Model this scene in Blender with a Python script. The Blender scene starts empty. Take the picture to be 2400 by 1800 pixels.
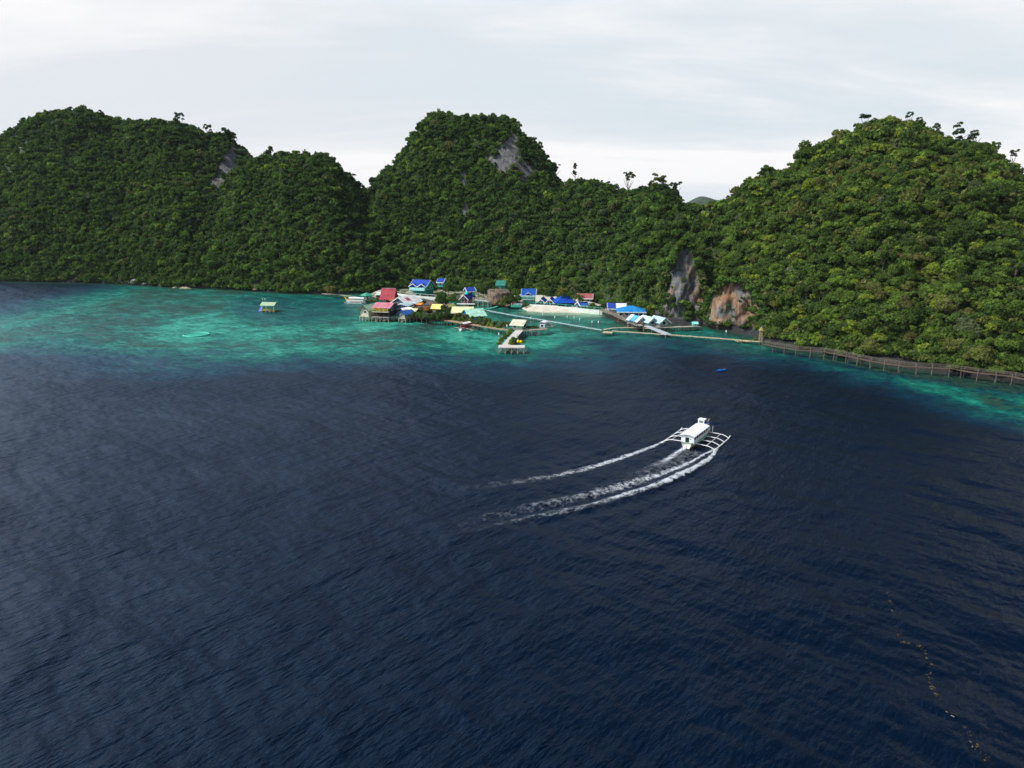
import bpy, math, random
import numpy as np
from mathutils import Vector, Matrix
scene = bpy.context.scene
R = math.radians
# ------------------------------------------------------------------ camera
CAM_H = 34.0
PITCH = R(13.49)
FPX = 1667.0                      # focal length in pixels of the 2400 px wide photograph
CP, SP = math.cos(PITCH), math.sin(PITCH)
cam_d = bpy.data.cameras.new('camera')
cam_d.sensor_width = 36.0
cam_d.lens = 36.0 * FPX / 2400.0
cam_d.clip_start = 0.5
cam_d.clip_end = 20000.0
cam = bpy.data.objects.new('camera', cam_d)
scene.collection.objects.link(cam)
cam.location = (0, 0, CAM_H)
cam.rotation_euler = (math.pi / 2 - PITCH, 0, 0)
scene.camera = cam
# ------------------------------------------------------------------ light
SUN_EL, SUN_AZ = R(50), R(-104)    # azimuth from +Y towards +X
sun_d = bpy.data.lights.new('sun', 'SUN')
sun_d.energy = 4.4
sun_d.angle = R(4)
sun_d.color = (1.0, 0.955, 0.88)
sun = bpy.data.objects.new('sun', sun_d)
scene.collection.objects.link(sun)
sdir = Vector((math.sin(SUN_AZ) * math.cos(SUN_EL), math.cos(SUN_AZ) * math.cos(SUN_EL), math.sin(SUN_EL)))
sun.rotation_euler = sdir.to_track_quat('Z', 'Y').to_euler()
world = bpy.data.worlds.new('World')
scene.world = world
world.use_nodes = True
nt = world.node_tree
nt.nodes.clear()
def N(nt, typ, **kw):
    n = nt.nodes.new(typ)
    for k, v in kw.items():
        if k == 'inputs':
            for i, val in v.items():
                n.inputs[i].default_value = val
        else:
            setattr(n, k, v)
    return n
def mth(nt, op, a, b=None, clamp=False):
    n = nt.nodes.new('ShaderNodeMath'); n.operation = op; n.use_clamp = clamp
    for i, q in enumerate((a, b)):
        if q is None: continue
        if isinstance(q, (int, float)): n.inputs[i].default_value = q
        else: nt.links.new(q, n.inputs[i])
    return n.outputs[0]
def mixc(nt, f, a, b, mode='MIX'):
    n = nt.nodes.new('ShaderNodeMix'); n.data_type = 'RGBA'; n.blend_type = mode
    for key, q in ((0, f), (6, a), (7, b)):
        if isinstance(q, (int, float)): n.inputs[key].default_value = q
        elif isinstance(q, (tuple, list)): n.inputs[key].default_value = tuple(q) + ((1,) if len(q) == 3 else ())
        else: nt.links.new(q, n.inputs[key])
    return n.outputs[2]
def ramp(nt, fac, stops, interp='LINEAR'):
    n = nt.nodes.new('ShaderNodeValToRGB'); cr = n.color_ramp; cr.interpolation = interp
    while len(cr.elements) < len(stops): cr.elements.new(0.5)
    for e, (p, c) in zip(cr.elements, stops):
        e.position = p
        e.color = (c, c, c, 1) if isinstance(c, (int, float)) else tuple(c) + (1,)
    nt.links.new(fac, n.inputs[0])
    return n.outputs[0]
sky = N(nt, 'ShaderNodeTexSky', sky_type='NISHITA', sun_disc=False, sun_elevation=SUN_EL, sun_rotation=SUN_AZ)
skyc = N(nt, 'ShaderNodeMix', data_type='RGBA', blend_type='MULTIPLY')
skyc.inputs[0].default_value = 1.0
nt.links.new(sky.outputs[0], skyc.inputs[6])
tc = N(nt, 'ShaderNodeTexCoord')
sep = N(nt, 'ShaderNodeSeparateXYZ')
nt.links.new(tc.outputs['Generated'], sep.inputs[0])
zz = mth(nt, 'ADD', mth(nt, 'MAXIMUM', sep.outputs[2], 0.0), 0.16)
comb = N(nt, 'ShaderNodeCombineXYZ')
nt.links.new(mth(nt, 'DIVIDE', sep.outputs[0], zz), comb.inputs[0])
nt.links.new(mth(nt, 'DIVIDE', sep.outputs[1], zz), comb.inputs[1])
mp = N(nt, 'ShaderNodeMapping', inputs={'Scale': (0.42, 1.1, 1.0), 'Rotation': (0, 0, R(-10)), 'Location': (3.1, 1.3, 0)})
nt.links.new(comb.outputs[0], mp.inputs[0])
cn = N(nt, 'ShaderNodeTexNoise', inputs={'Scale': 0.75, 'Detail': 7.0, 'Roughness': 0.55, 'Distortion': 0.35})
nt.links.new(mp.outputs[0], cn.inputs['Vector'])
# thick bright veil near the horizon and on the sun's side, opening to blue overhead and to the right
veil = mth(nt, 'SUBTRACT', 0.68, mth(nt, 'MULTIPLY', mth(nt, 'SUBTRACT', sep.outputs[2], 0.22), 0.95))
veil = mth(nt, 'SUBTRACT', veil, mth(nt, 'MULTIPLY', sep.outputs[0], 0.95))
cover = mth(nt, 'ADD', veil, mth(nt, 'MULTIPLY', mth(nt, 'SUBTRACT', cn.outputs[0], 0.5), 1.5))
low = ramp(nt, sep.outputs[2], [(0.24, 1.0), (0.31, 0.0)], 'EASE')
coverl = mth(nt, 'MAXIMUM', mth(nt, 'ADD', mth(nt, 'MULTIPLY', cn.outputs[0], 3.3), -0.90), cover)
cov = N(nt, 'ShaderNodeMix', data_type='FLOAT')
nt.links.new(low, cov.inputs[0]); nt.links.new(cover, cov.inputs[2]); nt.links.new(coverl, cov.inputs[3])
mask = ramp(nt, cov.outputs[0], [(0.10, 0.0), (0.95, 1.0)])
skyblue = N(nt, 'ShaderNodeVectorMath', operation='SCALE')
nt.links.new(sky.outputs[0], skyblue.inputs[0]); skyblue.inputs['Scale'].default_value = 0.05
cloudcol = mixc(nt, ramp(nt, cn.outputs[0], [(0.40, 0.0), (0.58, 1.0)]), (0.79, 0.825, 0.87), (0.985, 0.98, 0.985))
glow = ramp(nt, mth(nt, 'MULTIPLY_ADD' if False else 'MULTIPLY', mth(nt, 'SUBTRACT', 0.45, sep.outputs[0]), 0.7), [(0.25, 0.55), (0.95, 1.0)])   # thin cloud is brighter towards the sun
glow = mth(nt, 'MULTIPLY', glow, 2.5)
g2 = N(nt, 'ShaderNodeMix', data_type='FLOAT'); nt.links.new(low, g2.inputs[0]); nt.links.new(glow, g2.inputs[2]); g2.inputs[3].default_value = 1.0
csc = N(nt, 'ShaderNodeVectorMath', operation='SCALE'); nt.links.new(cloudcol, csc.inputs[0]); nt.links.new(g2.outputs[0], csc.inputs['Scale'])
cloudcol = mixc(nt, low, mixc(nt, 1.0, csc.outputs[0], (0.60, 0.79, 1.06), 'MULTIPLY'), csc.outputs[0])
lowsky = mixc(nt, low, skyblue.outputs[0], (0.67, 0.78, 0.84))
fin = mixc(nt, mask, lowsky, cloudcol)
bg = N(nt, 'ShaderNodeBackground')
nt.links.new(fin, bg.inputs[0]); bg.inputs[1].default_value = 1.0
wo = N(nt, 'ShaderNodeOutputWorld')
nt.links.new(bg.outputs[0], wo.inputs[0])
scene.view_settings.view_transform = 'Standard'
scene.view_settings.look = 'None'
scene.view_settings.exposure = 0.0
scene.view_settings.gamma = 1.0
scene.cycles.max_bounces = 6
scene.cycles.transparent_max_bounces = 12
# ------------------------------------------------------------------ survey helpers
def G(px, py, z=0.0):
    """point of the plane at height z seen at photo pixel (px, py)"""
    u, v = (px - 1200) / FPX, (900 - py) / FPX
    d = Vector((u, CP + v * SP, -SP + v * CP))
    t = (z - CAM_H) / d.z
    return Vector((0, 0, CAM_H)) + d * t
def GY(px, py, y):
    """point at depth y seen at photo pixel"""
    u, v = (px - 1200) / FPX, (900 - py) / FPX
    d = Vector((u, CP + v * SP, -SP + v * CP))
    return Vector((0, 0, CAM_H)) + d * (y / d.y)
def scale_at(px, py, z=0.0):
    v = (900 - py) / FPX
    return ((z - CAM_H) / (-SP + v * CP)) / FPX
def pix(x, y, z):
    """world -> photo pixel"""
    dz = z - CAM_H
    dep = y * CP - dz * SP
    return 1200 + FPX * x / dep, 900 - FPX * (y * SP + dz * CP) / dep
rng = np.random.default_rng(7)
random.seed(5)
def lin(h):
    h = h.lstrip('#')
    c = [int(h[i:i + 2], 16) / 255 for i in (0, 2, 4)]
    return tuple(q / 12.92 if q <= 0.04045 else ((q + 0.055) / 1.055) ** 2.4 for q in c)
# value noise
_perm = rng.random((64, 64, 8))
def vnoise(x, y, k=0):
    x = np.asarray(x, float); y = np.asarray(y, float)
    xi = np.floor(x).astype(int); yi = np.floor(y).astype(int)
    fx = x - xi; fy = y - yi
    fx = fx * fx * (3 - 2 * fx); fy = fy * fy * (3 - 2 * fy)
    p = _perm[:, :, k]
    a = p[xi % 64, yi % 64]; b = p[(xi + 1) % 64, yi % 64]
    c = p[xi % 64, (yi + 1) % 64]; d = p[(xi + 1) % 64, (yi + 1) % 64]
    return (a * (1 - fx) + b * fx) * (1 - fy) + (c * (1 - fx) + d * fx) * fy
def fbm(x, y, k=0, o=4):
    s, a, t = 0, 1.0, 0
    for i in range(o):
        s = s + a * (vnoise(x * 2 ** i + 17.3 * i, y * 2 ** i + 5.1 * i, (k + i) % 8) - 0.5); t += a; a *= 0.5
    return s / t * 2
def sstep(a, b, x):
    t = np.clip((x - a) / (b - a), 0, 1)
    return t * t * (3 - 2 * t)
def sd_poly(X, Y, poly):
    """signed distance, positive inside"""
    P = np.array(poly, float)[:, :2]
    d = np.full(X.shape, 1e18); s = np.ones(X.shape)
    n = len(P)
    for i in range(n):
        j = (i - 1) % n
        ex, ey = P[j] - P[i]
        wx, wy = X - P[i, 0], Y - P[i, 1]
        t = np.clip((wx * ex + wy * ey) / (ex * ex + ey * ey + 1e-9), 0, 1)
        bx, by = wx - ex * t, wy - ey * t
        d = np.minimum(d, bx * bx + by * by)
        c1 = Y >= P[i, 1]; c2 = Y < P[j, 1]; c3 = ex * wy > ey * wx
        flip = (c1 & c2 & c3) | (~c1 & ~c2 & ~c3)
        s = np.where(flip, -s, s)
    return -s * np.sqrt(d)
# ------------------------------------------------------------------ object helpers
COL = scene.collection
def tag(o, label=None, cat=None, group=None, kind=None):
    if label: o['label'] = label
    if cat: o['category'] = cat
    if group: o['group'] = group
    if kind: o['kind'] = kind
    return o
def empty(name, loc, rz=0.0, label=None, cat=None, group=None):
    o = bpy.data.objects.new(name, None); COL.objects.link(o)
    o.location = loc; o.rotation_euler = (0, 0, rz); o.empty_display_size = 0.3
    return tag(o, label, cat, group)
def mesh_obj(name, verts, faces, mat=None, parent=None, smooth=False):
    me = bpy.data.meshes.new(name)
    me.from_pydata([tuple(v) for v in verts], [], faces)
    if smooth: me.polygons.foreach_set('use_smooth', [True] * len(me.polygons))
    me.update()
    if mat: me.materials.append(mat)
    o = bpy.data.objects.new(name, me); COL.objects.link(o)
    if parent: o.parent = parent
    return o
class MB:
    def __init__(s): s.v = []; s.f = []
    def add(s, vs, fs):
        b = len(s.v); s.v += [tuple(q) for q in vs]; s.f += [tuple(i + b for i in f) for f in fs]; return s
    def box(s, x0, x1, y0, y1, z0, z1):
        return s.add([(x0, y0, z0), (x1, y0, z0), (x1, y1, z0), (x0, y1, z0), (x0, y0, z1), (x1, y0, z1), (x1, y1, z1), (x0, y1, z1)],
                     [(0, 3, 2, 1), (4, 5, 6, 7), (0, 1, 5, 4), (1, 2, 6, 5), (2, 3, 7, 6), (3, 0, 4, 7)])
    def slab(s, a, b, c, d, th):
        """thick quad a b c d (top), thickness th straight down"""
        t = [Vector(q) for q in (a, b, c, d)]; lo = [q - Vector((0, 0, th)) for q in t]
        return s.add(t + lo, [(0, 1, 2, 3), (7, 6, 5, 4), (0, 4, 5, 1), (1, 5, 6, 2), (2, 6, 7, 3), (3, 7, 4, 0)])
    def tri(s, a, b, c, th):
        t = [Vector(q) for q in (a, b, c)]; lo = [q - Vector((0, 0, th)) for q in t]
        return s.add(t + lo, [(0, 1, 2), (5, 4, 3), (0, 3, 4, 1), (1, 4, 5, 2), (2, 5, 3, 0)])
    def tube(s, pts, r, n=6, r1=None):
        pts = [Vector(p) for p in pts]; m = len(pts); rings = []
        for i, p in enumerate(pts):
            t = (pts[min(i + 1, m - 1)] - pts[max(i - 1, 0)]).normalized()
            u = t.cross(Vector((0, 0, 1)))
            if u.length < 1e-4: u = Vector((1, 0, 0))
            u.normalize(); w = t.cross(u)
            rr = r if r1 is None else r + (r1 - r) * i / (m - 1)
            rings.append([p + (u * math.cos(2 * math.pi * k / n) + w * math.sin(2 * math.pi * k / n)) * rr for k in range(n)])
        vs = [q for g in rings for q in g]; fs = []
        for i in range(m - 1):
            for k in range(n):
                fs.append((i * n + k, i * n + (k + 1) % n, (i + 1) * n + (k + 1) % n, (i + 1) * n + k))
        fs.append(tuple(range(n))[::-1]); fs.append(tuple(range((m - 1) * n, m * n)))
        return s.add(vs, fs)
    def lathe(s, prof, n=14, c=(0, 0)):
        vs = []; fs = []
        for r, z in prof:
            vs += [(c[0] + r * math.cos(2 * math.pi * k / n), c[1] + r * math.sin(2 * math.pi * k / n), z) for k in range(n)]
        for i in range(len(prof) - 1):
            for k in range(n):
                fs.append((i * n + k, i * n + (k + 1) % n, (i + 1) * n + (k + 1) % n, (i + 1) * n + k))
        fs.append(tuple(range(n))[::-1]); fs.append(tuple(range((len(prof) - 1) * n, len(prof) * n)))
        return s.add(vs, fs)
    def build(s, name, mat, parent=None, smooth=False):
        return mesh_obj(name, s.v, s.f, mat, parent, smooth)
def copy_tree(o, parent=None):
    c = o.copy(); COL.objects.link(c)
    if parent: c.parent = parent
    for ch in list(o.children): copy_tree(ch, c)
    return c
# ------------------------------------------------------------------ materials
MATS = {}
def paint(name, col, rough=0.6, wear=0.18, scale=1.3, metal=0.0, corr=None):
    """weathered painted surface; corr = corrugation pitch in m along local x or y"""
    key = (name, corr)
    if key in MATS: return MATS[key]
    m = bpy.data.materials.new(name); m.use_nodes = True; t = m.node_tree
    b = t.nodes['Principled BSDF']
    tcn = N(t, 'ShaderNodeTexCoord')
    n1 = N(t, 'ShaderNodeTexNoise', inputs={'Scale': scale, 'Detail': 6.0, 'Roughness': 0.65})
    t.links.new(tcn.outputs['Object'], n1.inputs['Vector'])
    c = lin(col) if isinstance(col, str) else col
    dark = tuple(q * (1 - wear * 1.6) for q in c); lite = tuple(min(0.9, q * (1 + wear) + 0.02 * wear) for q in c)
    out = ramp(t, n1.outputs[0], [(0.3, dark), (0.5, c), (0.72, lite)])
    if corr:
        w = N(t, 'ShaderNodeTexWave', wave_type='BANDS', bands_direction=corr[0], inputs={'Scale': 0.314 / corr[1], 'Distortion': 0.0})
        t.links.new(tcn.outputs['Object'], w.inputs['Vector'])
        bp = N(t, 'ShaderNodeBump', inputs={'Strength': 0.5, 'Distance': 0.04})
        t.links.new(w.outputs[0], bp.inputs['Height']); t.links.new(bp.outputs[0], b.inputs['Normal'])
    t.links.new(out, b.inputs['Base Color'])
    b.inputs['Roughness'].default_value = rough; b.inputs['Metallic'].default_value = metal
    b.inputs['Specular IOR Level'].default_value = 0.25
    MATS[key] = m
    return m
# ================================================================== LAND
def sy(px, py):   # bearing s = x / y of a pixel
    u, v = (px - 1200) / FPX, (900 - py) / FPX
    return u / (CP + v * SP)
FOOT = [(-900, 650), (-500, 655), (0, 660), (150, 662), (280, 666), (330, 669), (420, 675), (480, 676), (600, 682), (680, 688), (760, 690), (830, 688),
        (900, 685), (960, 682), (1010, 680), (1060, 684), (1110, 687), (1140, 690), (1200, 694), (1260, 699), (1330, 702), (1400, 712), (1440, 726),
        (1500, 740), (1540, 752), (1575, 762), (1600, 766), (1640, 766), (1655, 763), (1690, 774), (1760, 789), (1790, 803), (1900, 826), (2000, 846),
        (2100, 862), (2200, 877), (2300, 890), (2400, 902), (2600, 930), (2900, 965), (4200, 1110)]
_f = [(G(a, b)) for a, b in FOOT]
FS = np.array([p.x / p.y for p in _f]); FY = np.array([p.y for p in _f])
o_ = np.argsort(FS); FS, FY = FS[o_], FY[o_]
def foot(s): return np.interp(s, FS, FY)
TREE = 5.5
HILLS = [
    dict(y=480, prof=[(0, 0), (.12, .16), (.5, .58), (.8, .88), (1, 1)],
         pts=[(-900, 640), (-500, 520), (-250, 430), (-60, 350), (0, 312), (60, 252), (120, 236), (200, 238), (260, 257), (360, 268), (420, 282), (480, 303), (525, 312), (560, 336), (590, 356), (610, 420), (640, 560)]),
    dict(y=405, prof=[(0, 0), (.15, .22), (.5, .6), (.8, .87), (1, 1)],
         pts=[(430, 620), (500, 500), (545, 400), (590, 366), (620, 356), (660, 352), (720, 356), (760, 366), (795, 400), (830, 424), (860, 448), (900, 500), (960, 600)]),
    dict(y=398, prof=[(0, 0), (.15, .08), (.42, .28), (.62, .66), (.82, .92), (1, 1)],
         pts=[(800, 560), (840, 470), (865, 440), (885, 405), (920, 372), (945, 345), (965, 308), (990, 280), (1010, 268), (1060, 264), (1120, 264), (1180, 271), (1212, 287), (1250, 322), (1282, 352), (1300, 385), (1312, 420), (1330, 470), (1360, 560)]),
    dict(y=372, prof=[(0, 0), (.2, .2), (.6, .66), (1, 1)],
         pts=[(1250, 560), (1280, 470), (1312, 415), (1350, 408), (1400, 402), (1440, 420), (1475, 436), (1500, 428), (1545, 422), (1585, 436), (1605, 465), (1650, 520), (1700, 600)]),
    dict(y=300, prof=[(0, 0), (.15, .2), (.5, .62), (1, 1)],
         pts=[(1380, 640), (1420, 560), (1460, 500), (1500, 475), (1560, 462), (1620, 468), (1660, 480), (1720, 530), (1800, 640)]),
    dict(y=285, prof=[(0, 0), (.12, .17), (.5, .6), (.8, .88), (1, 1)],
         pts=[(1560, 560), (1600, 500), (1650, 474), (1700, 448), (1745, 412), (1800, 396), (1850, 376), (1880, 348), (1915, 332), (1960, 304), (2020, 276), (2060, 270), (2120, 280), (2180, 306), (2230, 340), (2280, 338), (2330, 352), (2400, 388), (2500, 420), (2700, 455), (2900, 470), (3400, 490), (4200, 560)]),
]
for h, TREE in zip(HILLS, (7.0, 6.0, 8.0, 10.0, 7.0, 5.5)):
    P = [GY(a, b, h['y']) for a, b in h['pts']]
    h['s'] = np.array([p.x / p.y for p in P]); h['z'] = np.array([p.z for p in P]) - TREE
def TOPZ(s): return np.max([np.interp(s, h['s'], h['z'], left=0, right=0) for h in HILLS], 0)
def land_h(s, y):
    yc = foot(s)
    x = s * y
    out = np.full(np.broadcast(s, y).shape, -3.0)
    for i, h in enumerate(HILLS):
        zr = np.interp(s, h['s'], h['z'], left=0, right=0).clip(0)
        yr = h['y'] + 9 * fbm(s * 9, s * 0 + i, i, 3)
        t = (y - yc) / np.maximum(yr - yc, 5)
        pf = np.interp(t, [p[0] for p in h['prof']], [p[1] for p in h['prof']])
        pf = np.where(t < 0, t * 0.4, pf)
        back = 1 - np.clip((y - yr) / (0.9 * np.maximum(zr, 20)), 0, 1.5) ** 2
        hh = np.where(zr > 0.5, zr * np.where(t <= 1, pf, back), -3.0)
        out = np.maximum(out, hh)
    amp = sstep(0, 30, out) * 1.0
    n1 = fbm(x / 34.0 + 3, y / 55.0, 2, 3)
    fade = np.clip((y - yc) / 40, 0, 1)
    crest = np.clip(1.15 - out / np.maximum(TOPZ(s), 1), 0, 0.3) / 0.3
    out = out + n1 * 12.0 * fade * sstep(2, 25, out) * (0.12 + 0.88 * crest) + fbm(x / 9.0, y / 9.0, 4, 3) * 1.6 * sstep(1, 10, out)
    # undercut rock step along the water
    step = sstep(0.0, 1.6, y - yc + 1.2 * fbm(x / 5, y / 5, 1, 3)) * (2.5 + 1.1 * fbm(x / 7, y / 9, 3, 2)) - 1.2
    return np.maximum(out + 0.5 * 0, 0) * sstep(0.5, 6, y - yc) + step
# bare limestone patches: (px0, px1, py0, py1) region painted at their hill depth
def rock_mask(px, py):
    m = np.zeros(px.shape)
    def blob(cx, cy, rx, ry, rot=0.0):
        a = math.radians(rot); dx, dy = px - cx, py - cy
        u = dx * math.cos(a) + dy * math.sin(a); w = -dx * math.sin(a) + dy * math.cos(a)
        return np.clip(1.6 - np.sqrt((u / rx) ** 2 + (w / ry) ** 2), 0, 1)
    for b in [(1180, 372, 30, 34, 25), (1222, 402, 22, 34, -20), (1198, 345, 14, 26, 15), (536, 385, 17, 38, 25), (512, 425, 15, 16, 0), (1085, 420, 8, 16, 0),
              (1838, 636, 7, 12, 30), (2062, 600, 16, 9, 0), (1090, 490, 6, 18, 0)]:
        m = np.maximum(m, blob(*b))
    return m
NS, NT = 740, 150
S = np.linspace(-1.02, 1.5, NS)
T = np.concatenate([np.linspace(-4, 10, 22), np.linspace(11.5, 215, NT - 22)])
SS, TT = np.meshgrid(S, T, indexing='ij')
YY = foot(SS) + TT
XX = SS * YY
ZZ = land_h(SS, YY)
PX, PY = pix(XX, YY, ZZ)
RK = np.maximum(rock_mask(PX, PY), sstep(3.0, 1.7, ZZ))
def grid_obj(name, X, Y, Z, mat, smooth=True):
    a, b = X.shape
    me = bpy.data.meshes.new(name)
    co = np.stack([X, Y, Z], -1).reshape(-1, 3)
    idx = np.arange(a * b).reshape(a, b)
    q = np.stack([idx[:-1, :-1], idx[1:, :-1], idx[1:, 1:], idx[:-1, 1:]], -1).reshape(-1, 4)
    me.vertices.add(len(co)); me.vertices.foreach_set('co', co.ravel())
    me.loops.add(q.size); me.loops.foreach_set('vertex_index', q.ravel().astype(np.int32))
    me.polygons.add(len(q)); me.polygons.foreach_set('loop_start', np.arange(0, q.size, 4, dtype=np.int32))
    me.polygons.foreach_set('loop_total', np.full(len(q), 4, np.int32))
    me.polygons.foreach_set('use_smooth', np.full(len(q), smooth))
    me.update(calc_edges=True)
    me.materials.append(mat)
    o = bpy.data.objects.new(name, me); COL.objects.link(o)
    return o
def attr_col(me, name, rgb):
    at = me.attributes.new(name, 'FLOAT_COLOR', 'POINT')
    c = np.ones((len(me.vertices), 4), np.float32); c[:, :3] = rgb
    at.data.foreach_set('color', c.ravel())
def rock_shader(t, vec, warm=0.25):
    """limestone colour from 3-D noise, with vertical streaks"""
    mpn = N(t, 'ShaderNodeMapping', inputs={'Scale': (1, 1, 0.22)})
    t.links.new(vec, mpn.inputs[0])
    a = N(t, 'ShaderNodeTexNoise', inputs={'Scale': 0.6, 'Detail': 11.0, 'Roughness': 0.8})
    t.links.new(mpn.outputs[0], a.inputs['Vector'])
    b = N(t, 'ShaderNodeTexNoise', inputs={'Scale': 0.16, 'Detail': 5.0, 'Roughness': 0.6})
    t.links.new(vec, b.inputs['Vector'])
    g = ramp(t, a.outputs[0], [(0.36, (0.025, 0.025, 0.026)), (0.44, (0.075, 0.073, 0.072)), (0.53, (0.155, 0.152, 0.145)), (0.66, (0.31, 0.295, 0.265))])
    w = ramp(t, a.outputs[0], [(0.36, (0.04, 0.022, 0.014)), (0.46, (0.24, 0.115, 0.055)), (0.56, (0.34, 0.22, 0.13)), (0.70, (0.46, 0.39, 0.29))])
    f = ramp(t, b.outputs[0], [(0.62 - warm, 0.0), (0.80 - warm, 1.0)])
    return mixc(t, f, g, w), a.outputs[0]
def land_material():
    m = bpy.data.materials.new('hillside'); m.use_nodes = True; t = m.node_tree; b = t.nodes['Principled BSDF']
    geo = N(t, 'ShaderNodeNewGeometry')
    rc, rh = rock_shader(t, geo.outputs['Position'], 0.03)
    n = N(t, 'ShaderNodeTexNoise', inputs={'Scale': 1.1, 'Detail': 8.0, 'Roughness': 0.8})
    t.links.new(geo.outputs['Position'], n.inputs['Vector'])
    soil = ramp(t, n.outputs[0], [(0.36, (0.012, 0.019, 0.008)), (0.5, (0.036, 0.056, 0.018)), (0.62, (0.075, 0.105, 0.03)), (0.75, (0.11, 0.13, 0.04))])
    at = N(t, 'ShaderNodeAttribute', attribute_name='rock')
    sp = N(t, 'ShaderNodeSeparateColor'); t.links.new(at.outputs['Color'], sp.inputs[0])
    f = mth(t, 'ADD', sp.outputs[0], mth(t, 'MULTIPLY', mth(t, 'SUBTRACT', n.outputs[0], 0.5), 1.2))
    f = ramp(t, f, [(0.35, 0.0), (0.6, 1.0)])
    # wet rock at the tide line, with undercut shade put into the dark colour
    wet = mixc(t, sp.outputs[1], rc, (0.014, 0.013, 0.011))
    t.links.new(mixc(t, f, soil, wet), b.inputs['Base Color'])
    b.inputs['Roughness'].default_value = 0.9
    bp = N(t, 'ShaderNodeBump', inputs={'Strength': 0.9, 'Distance': 1.2})
    t.links.new(rh, bp.inputs['Height']); t.links.new(bp.outputs[0], b.inputs['Normal'])
    return m
land = grid_obj('hills', XX, YY, ZZ, land_material())
attr_col(land.data, 'rock', np.stack([RK.ravel(), sstep(3.4, 1.6, ZZ).ravel() * 0.9, 0 * RK.ravel()], -1))
tag(land, 'steep limestone hills under dense forest around the bay', kind='structure')
# distant ridge behind the saddle
def far_hills():
    m = bpy.data.materials.new('far_hillside'); m.use_nodes = True; t = m.node_tree; b = t.nodes['Principled BSDF']
    n = N(t, 'ShaderNodeTexNoise', inputs={'Scale': 0.05, 'Detail': 8.0})
    g = N(t, 'ShaderNodeNewGeometry'); t.links.new(g.outputs['Position'], n.inputs['Vector'])
    t.links.new(ramp(t, n.outputs[0], [(0.35, (0.02, 0.035, 0.02)), (0.65, (0.05, 0.075, 0.035))]), b.inputs['Base Color'])
    b.inputs['Roughness'].default_value = 1.0
    s = np.linspace(0.12, 0.55, 90); yy = np.linspace(1500, 1900, 24)
    A, B = np.meshgrid(s, yy, indexing='ij')
    prof = np.interp(A, [0.12, 0.2, 0.235, 0.258, 0.275, 0.3, 0.36, 0.45, 0.55], [20, 48, 60, 74, 66, 58, 70, 60, 30])
    Z = prof * np.sin(np.clip((B - 1500) / 400, 0, 1) * math.pi) ** 0.6 + 5 * fbm(A * 60, B / 40, 3, 4) - 2
    o = grid_obj('far_hills', A * B, B, Z, m)
    tag(o, 'distant forested ridge showing in the gap between the hills', kind='structure')
far_hills()
# ================================================================== SEA
def PL(*pts): return [tuple(G(a, b))[:2] for a, b in pts]
REEF = PL((-300, 770), (0, 742), (140, 712), (240, 694), (300, 676), (330, 664), (480, 672), (600, 678), (700, 684), (900, 680), (1100, 684), (1300, 700), (1420, 722), (1520, 748), (1600, 764), (1700, 780), (1800, 802),
          (1760, 812), (1640, 800), (1540, 795), (1440, 788), (1400, 787), (1330, 800), (1290, 815), (1200, 828), (1130, 826), (1000, 822), (900, 826), (800, 822), (650, 824), (500, 826), (350, 828), (200, 820), (100, 806), (0, 800), (-300, 810))
LAGOON = PL((520, 700), (620, 690), (760, 694), (850, 700), (840, 742), (740, 748), (660, 758), (600, 752), (560, 735))
BAY = PL((1080, 700), (1200, 720), (1400, 735), (1520, 760), (1700, 782), (1800, 802), (1830, 822), (1640, 812), (1520, 806), (1420, 800), (1340, 812), (1250, 790), (1150, 760))
RSHORE = PL((1790, 800), (1900, 824), (2000, 844), (2200, 875), (2400, 900), (2800, 955), (2800, 1110), (2400, 1015), (2300, 978), (2200, 948), (2080, 922), (1960, 884), (1850, 848))
SAND = PL((1210, 718), (1300, 720), (1400, 728), (1450, 735), (1430, 742), (1340, 742), (1270, 738), (1220, 734))
BRIGHT = [PL((700, 775), (800, 762), (880, 752), (980, 750), (1000, 762), (900, 768), (820, 775), (740, 782)),
          PL((390, 770), (450, 745), (520, 735), (560, 745), (590, 775), (520, 790), (430, 795)),
          PL((590, 760), (680, 762), (700, 778), (640, 795), (590, 785)),
          PL((660, 808), (760, 802), (800, 808), (770, 820), (690, 822)),
          PL((1040, 790), (1080, 775), (1160, 775), (1200, 790), (1160, 810), (1080, 815)),
          PL((1225, 805), (1270, 780), (1320, 785), (1380, 790), (1300, 812), (1240, 820)),
          PL((10, 752), (90, 728), (200, 702), (280, 684), (330, 690), (240, 712), (120, 742), (30, 770)),
          PL((2020, 862), (2140, 892), (2280, 915), (2350, 930), (2240, 935), (2120, 912))]
DARKR = PL((2300, 925), (2420, 912), (2500, 960), (2420, 972), (2330, 950))
def axis(lo, hi, step, far_lo, far_hi):
    mid = list(np.arange(lo, hi, step)); a = []; d = step; q = lo
    while q > far_lo: d *= 1.35; q -= d; a.append(q)
    c = []; d = step; q = mid[-1]
    while q < far_hi: d *= 1.35; q += d; c.append(q)
    return np.array(a[::-1] + mid + c)
ax = axis(-330, 260, 1.8, -9000, 9000); ay = axis(60, 400, 1.8, -2500, 14000)
ax = np.unique(np.concatenate([ax, np.arange(-40, 34, 0.45)])); ay = np.unique(np.concatenate([ay, np.arange(60, 108, 0.45)]))
SX, SYY = np.meshgrid(ax, ay, indexing='ij')
wob_x = SX + 12 * fbm(SX / 24, SYY / 24, 1, 4); wob_y = SYY + 14 * fbm(SX / 24 + 40, SYY / 24, 5, 4)
sh = sstep(-32, 15, sd_poly(wob_x, wob_y, REEF)) * 0.66
lag = sstep(-4, 10, sd_poly(wob_x, wob_y, LAGOON)); sh = sh * (1 - 0.32 * lag)
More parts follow.
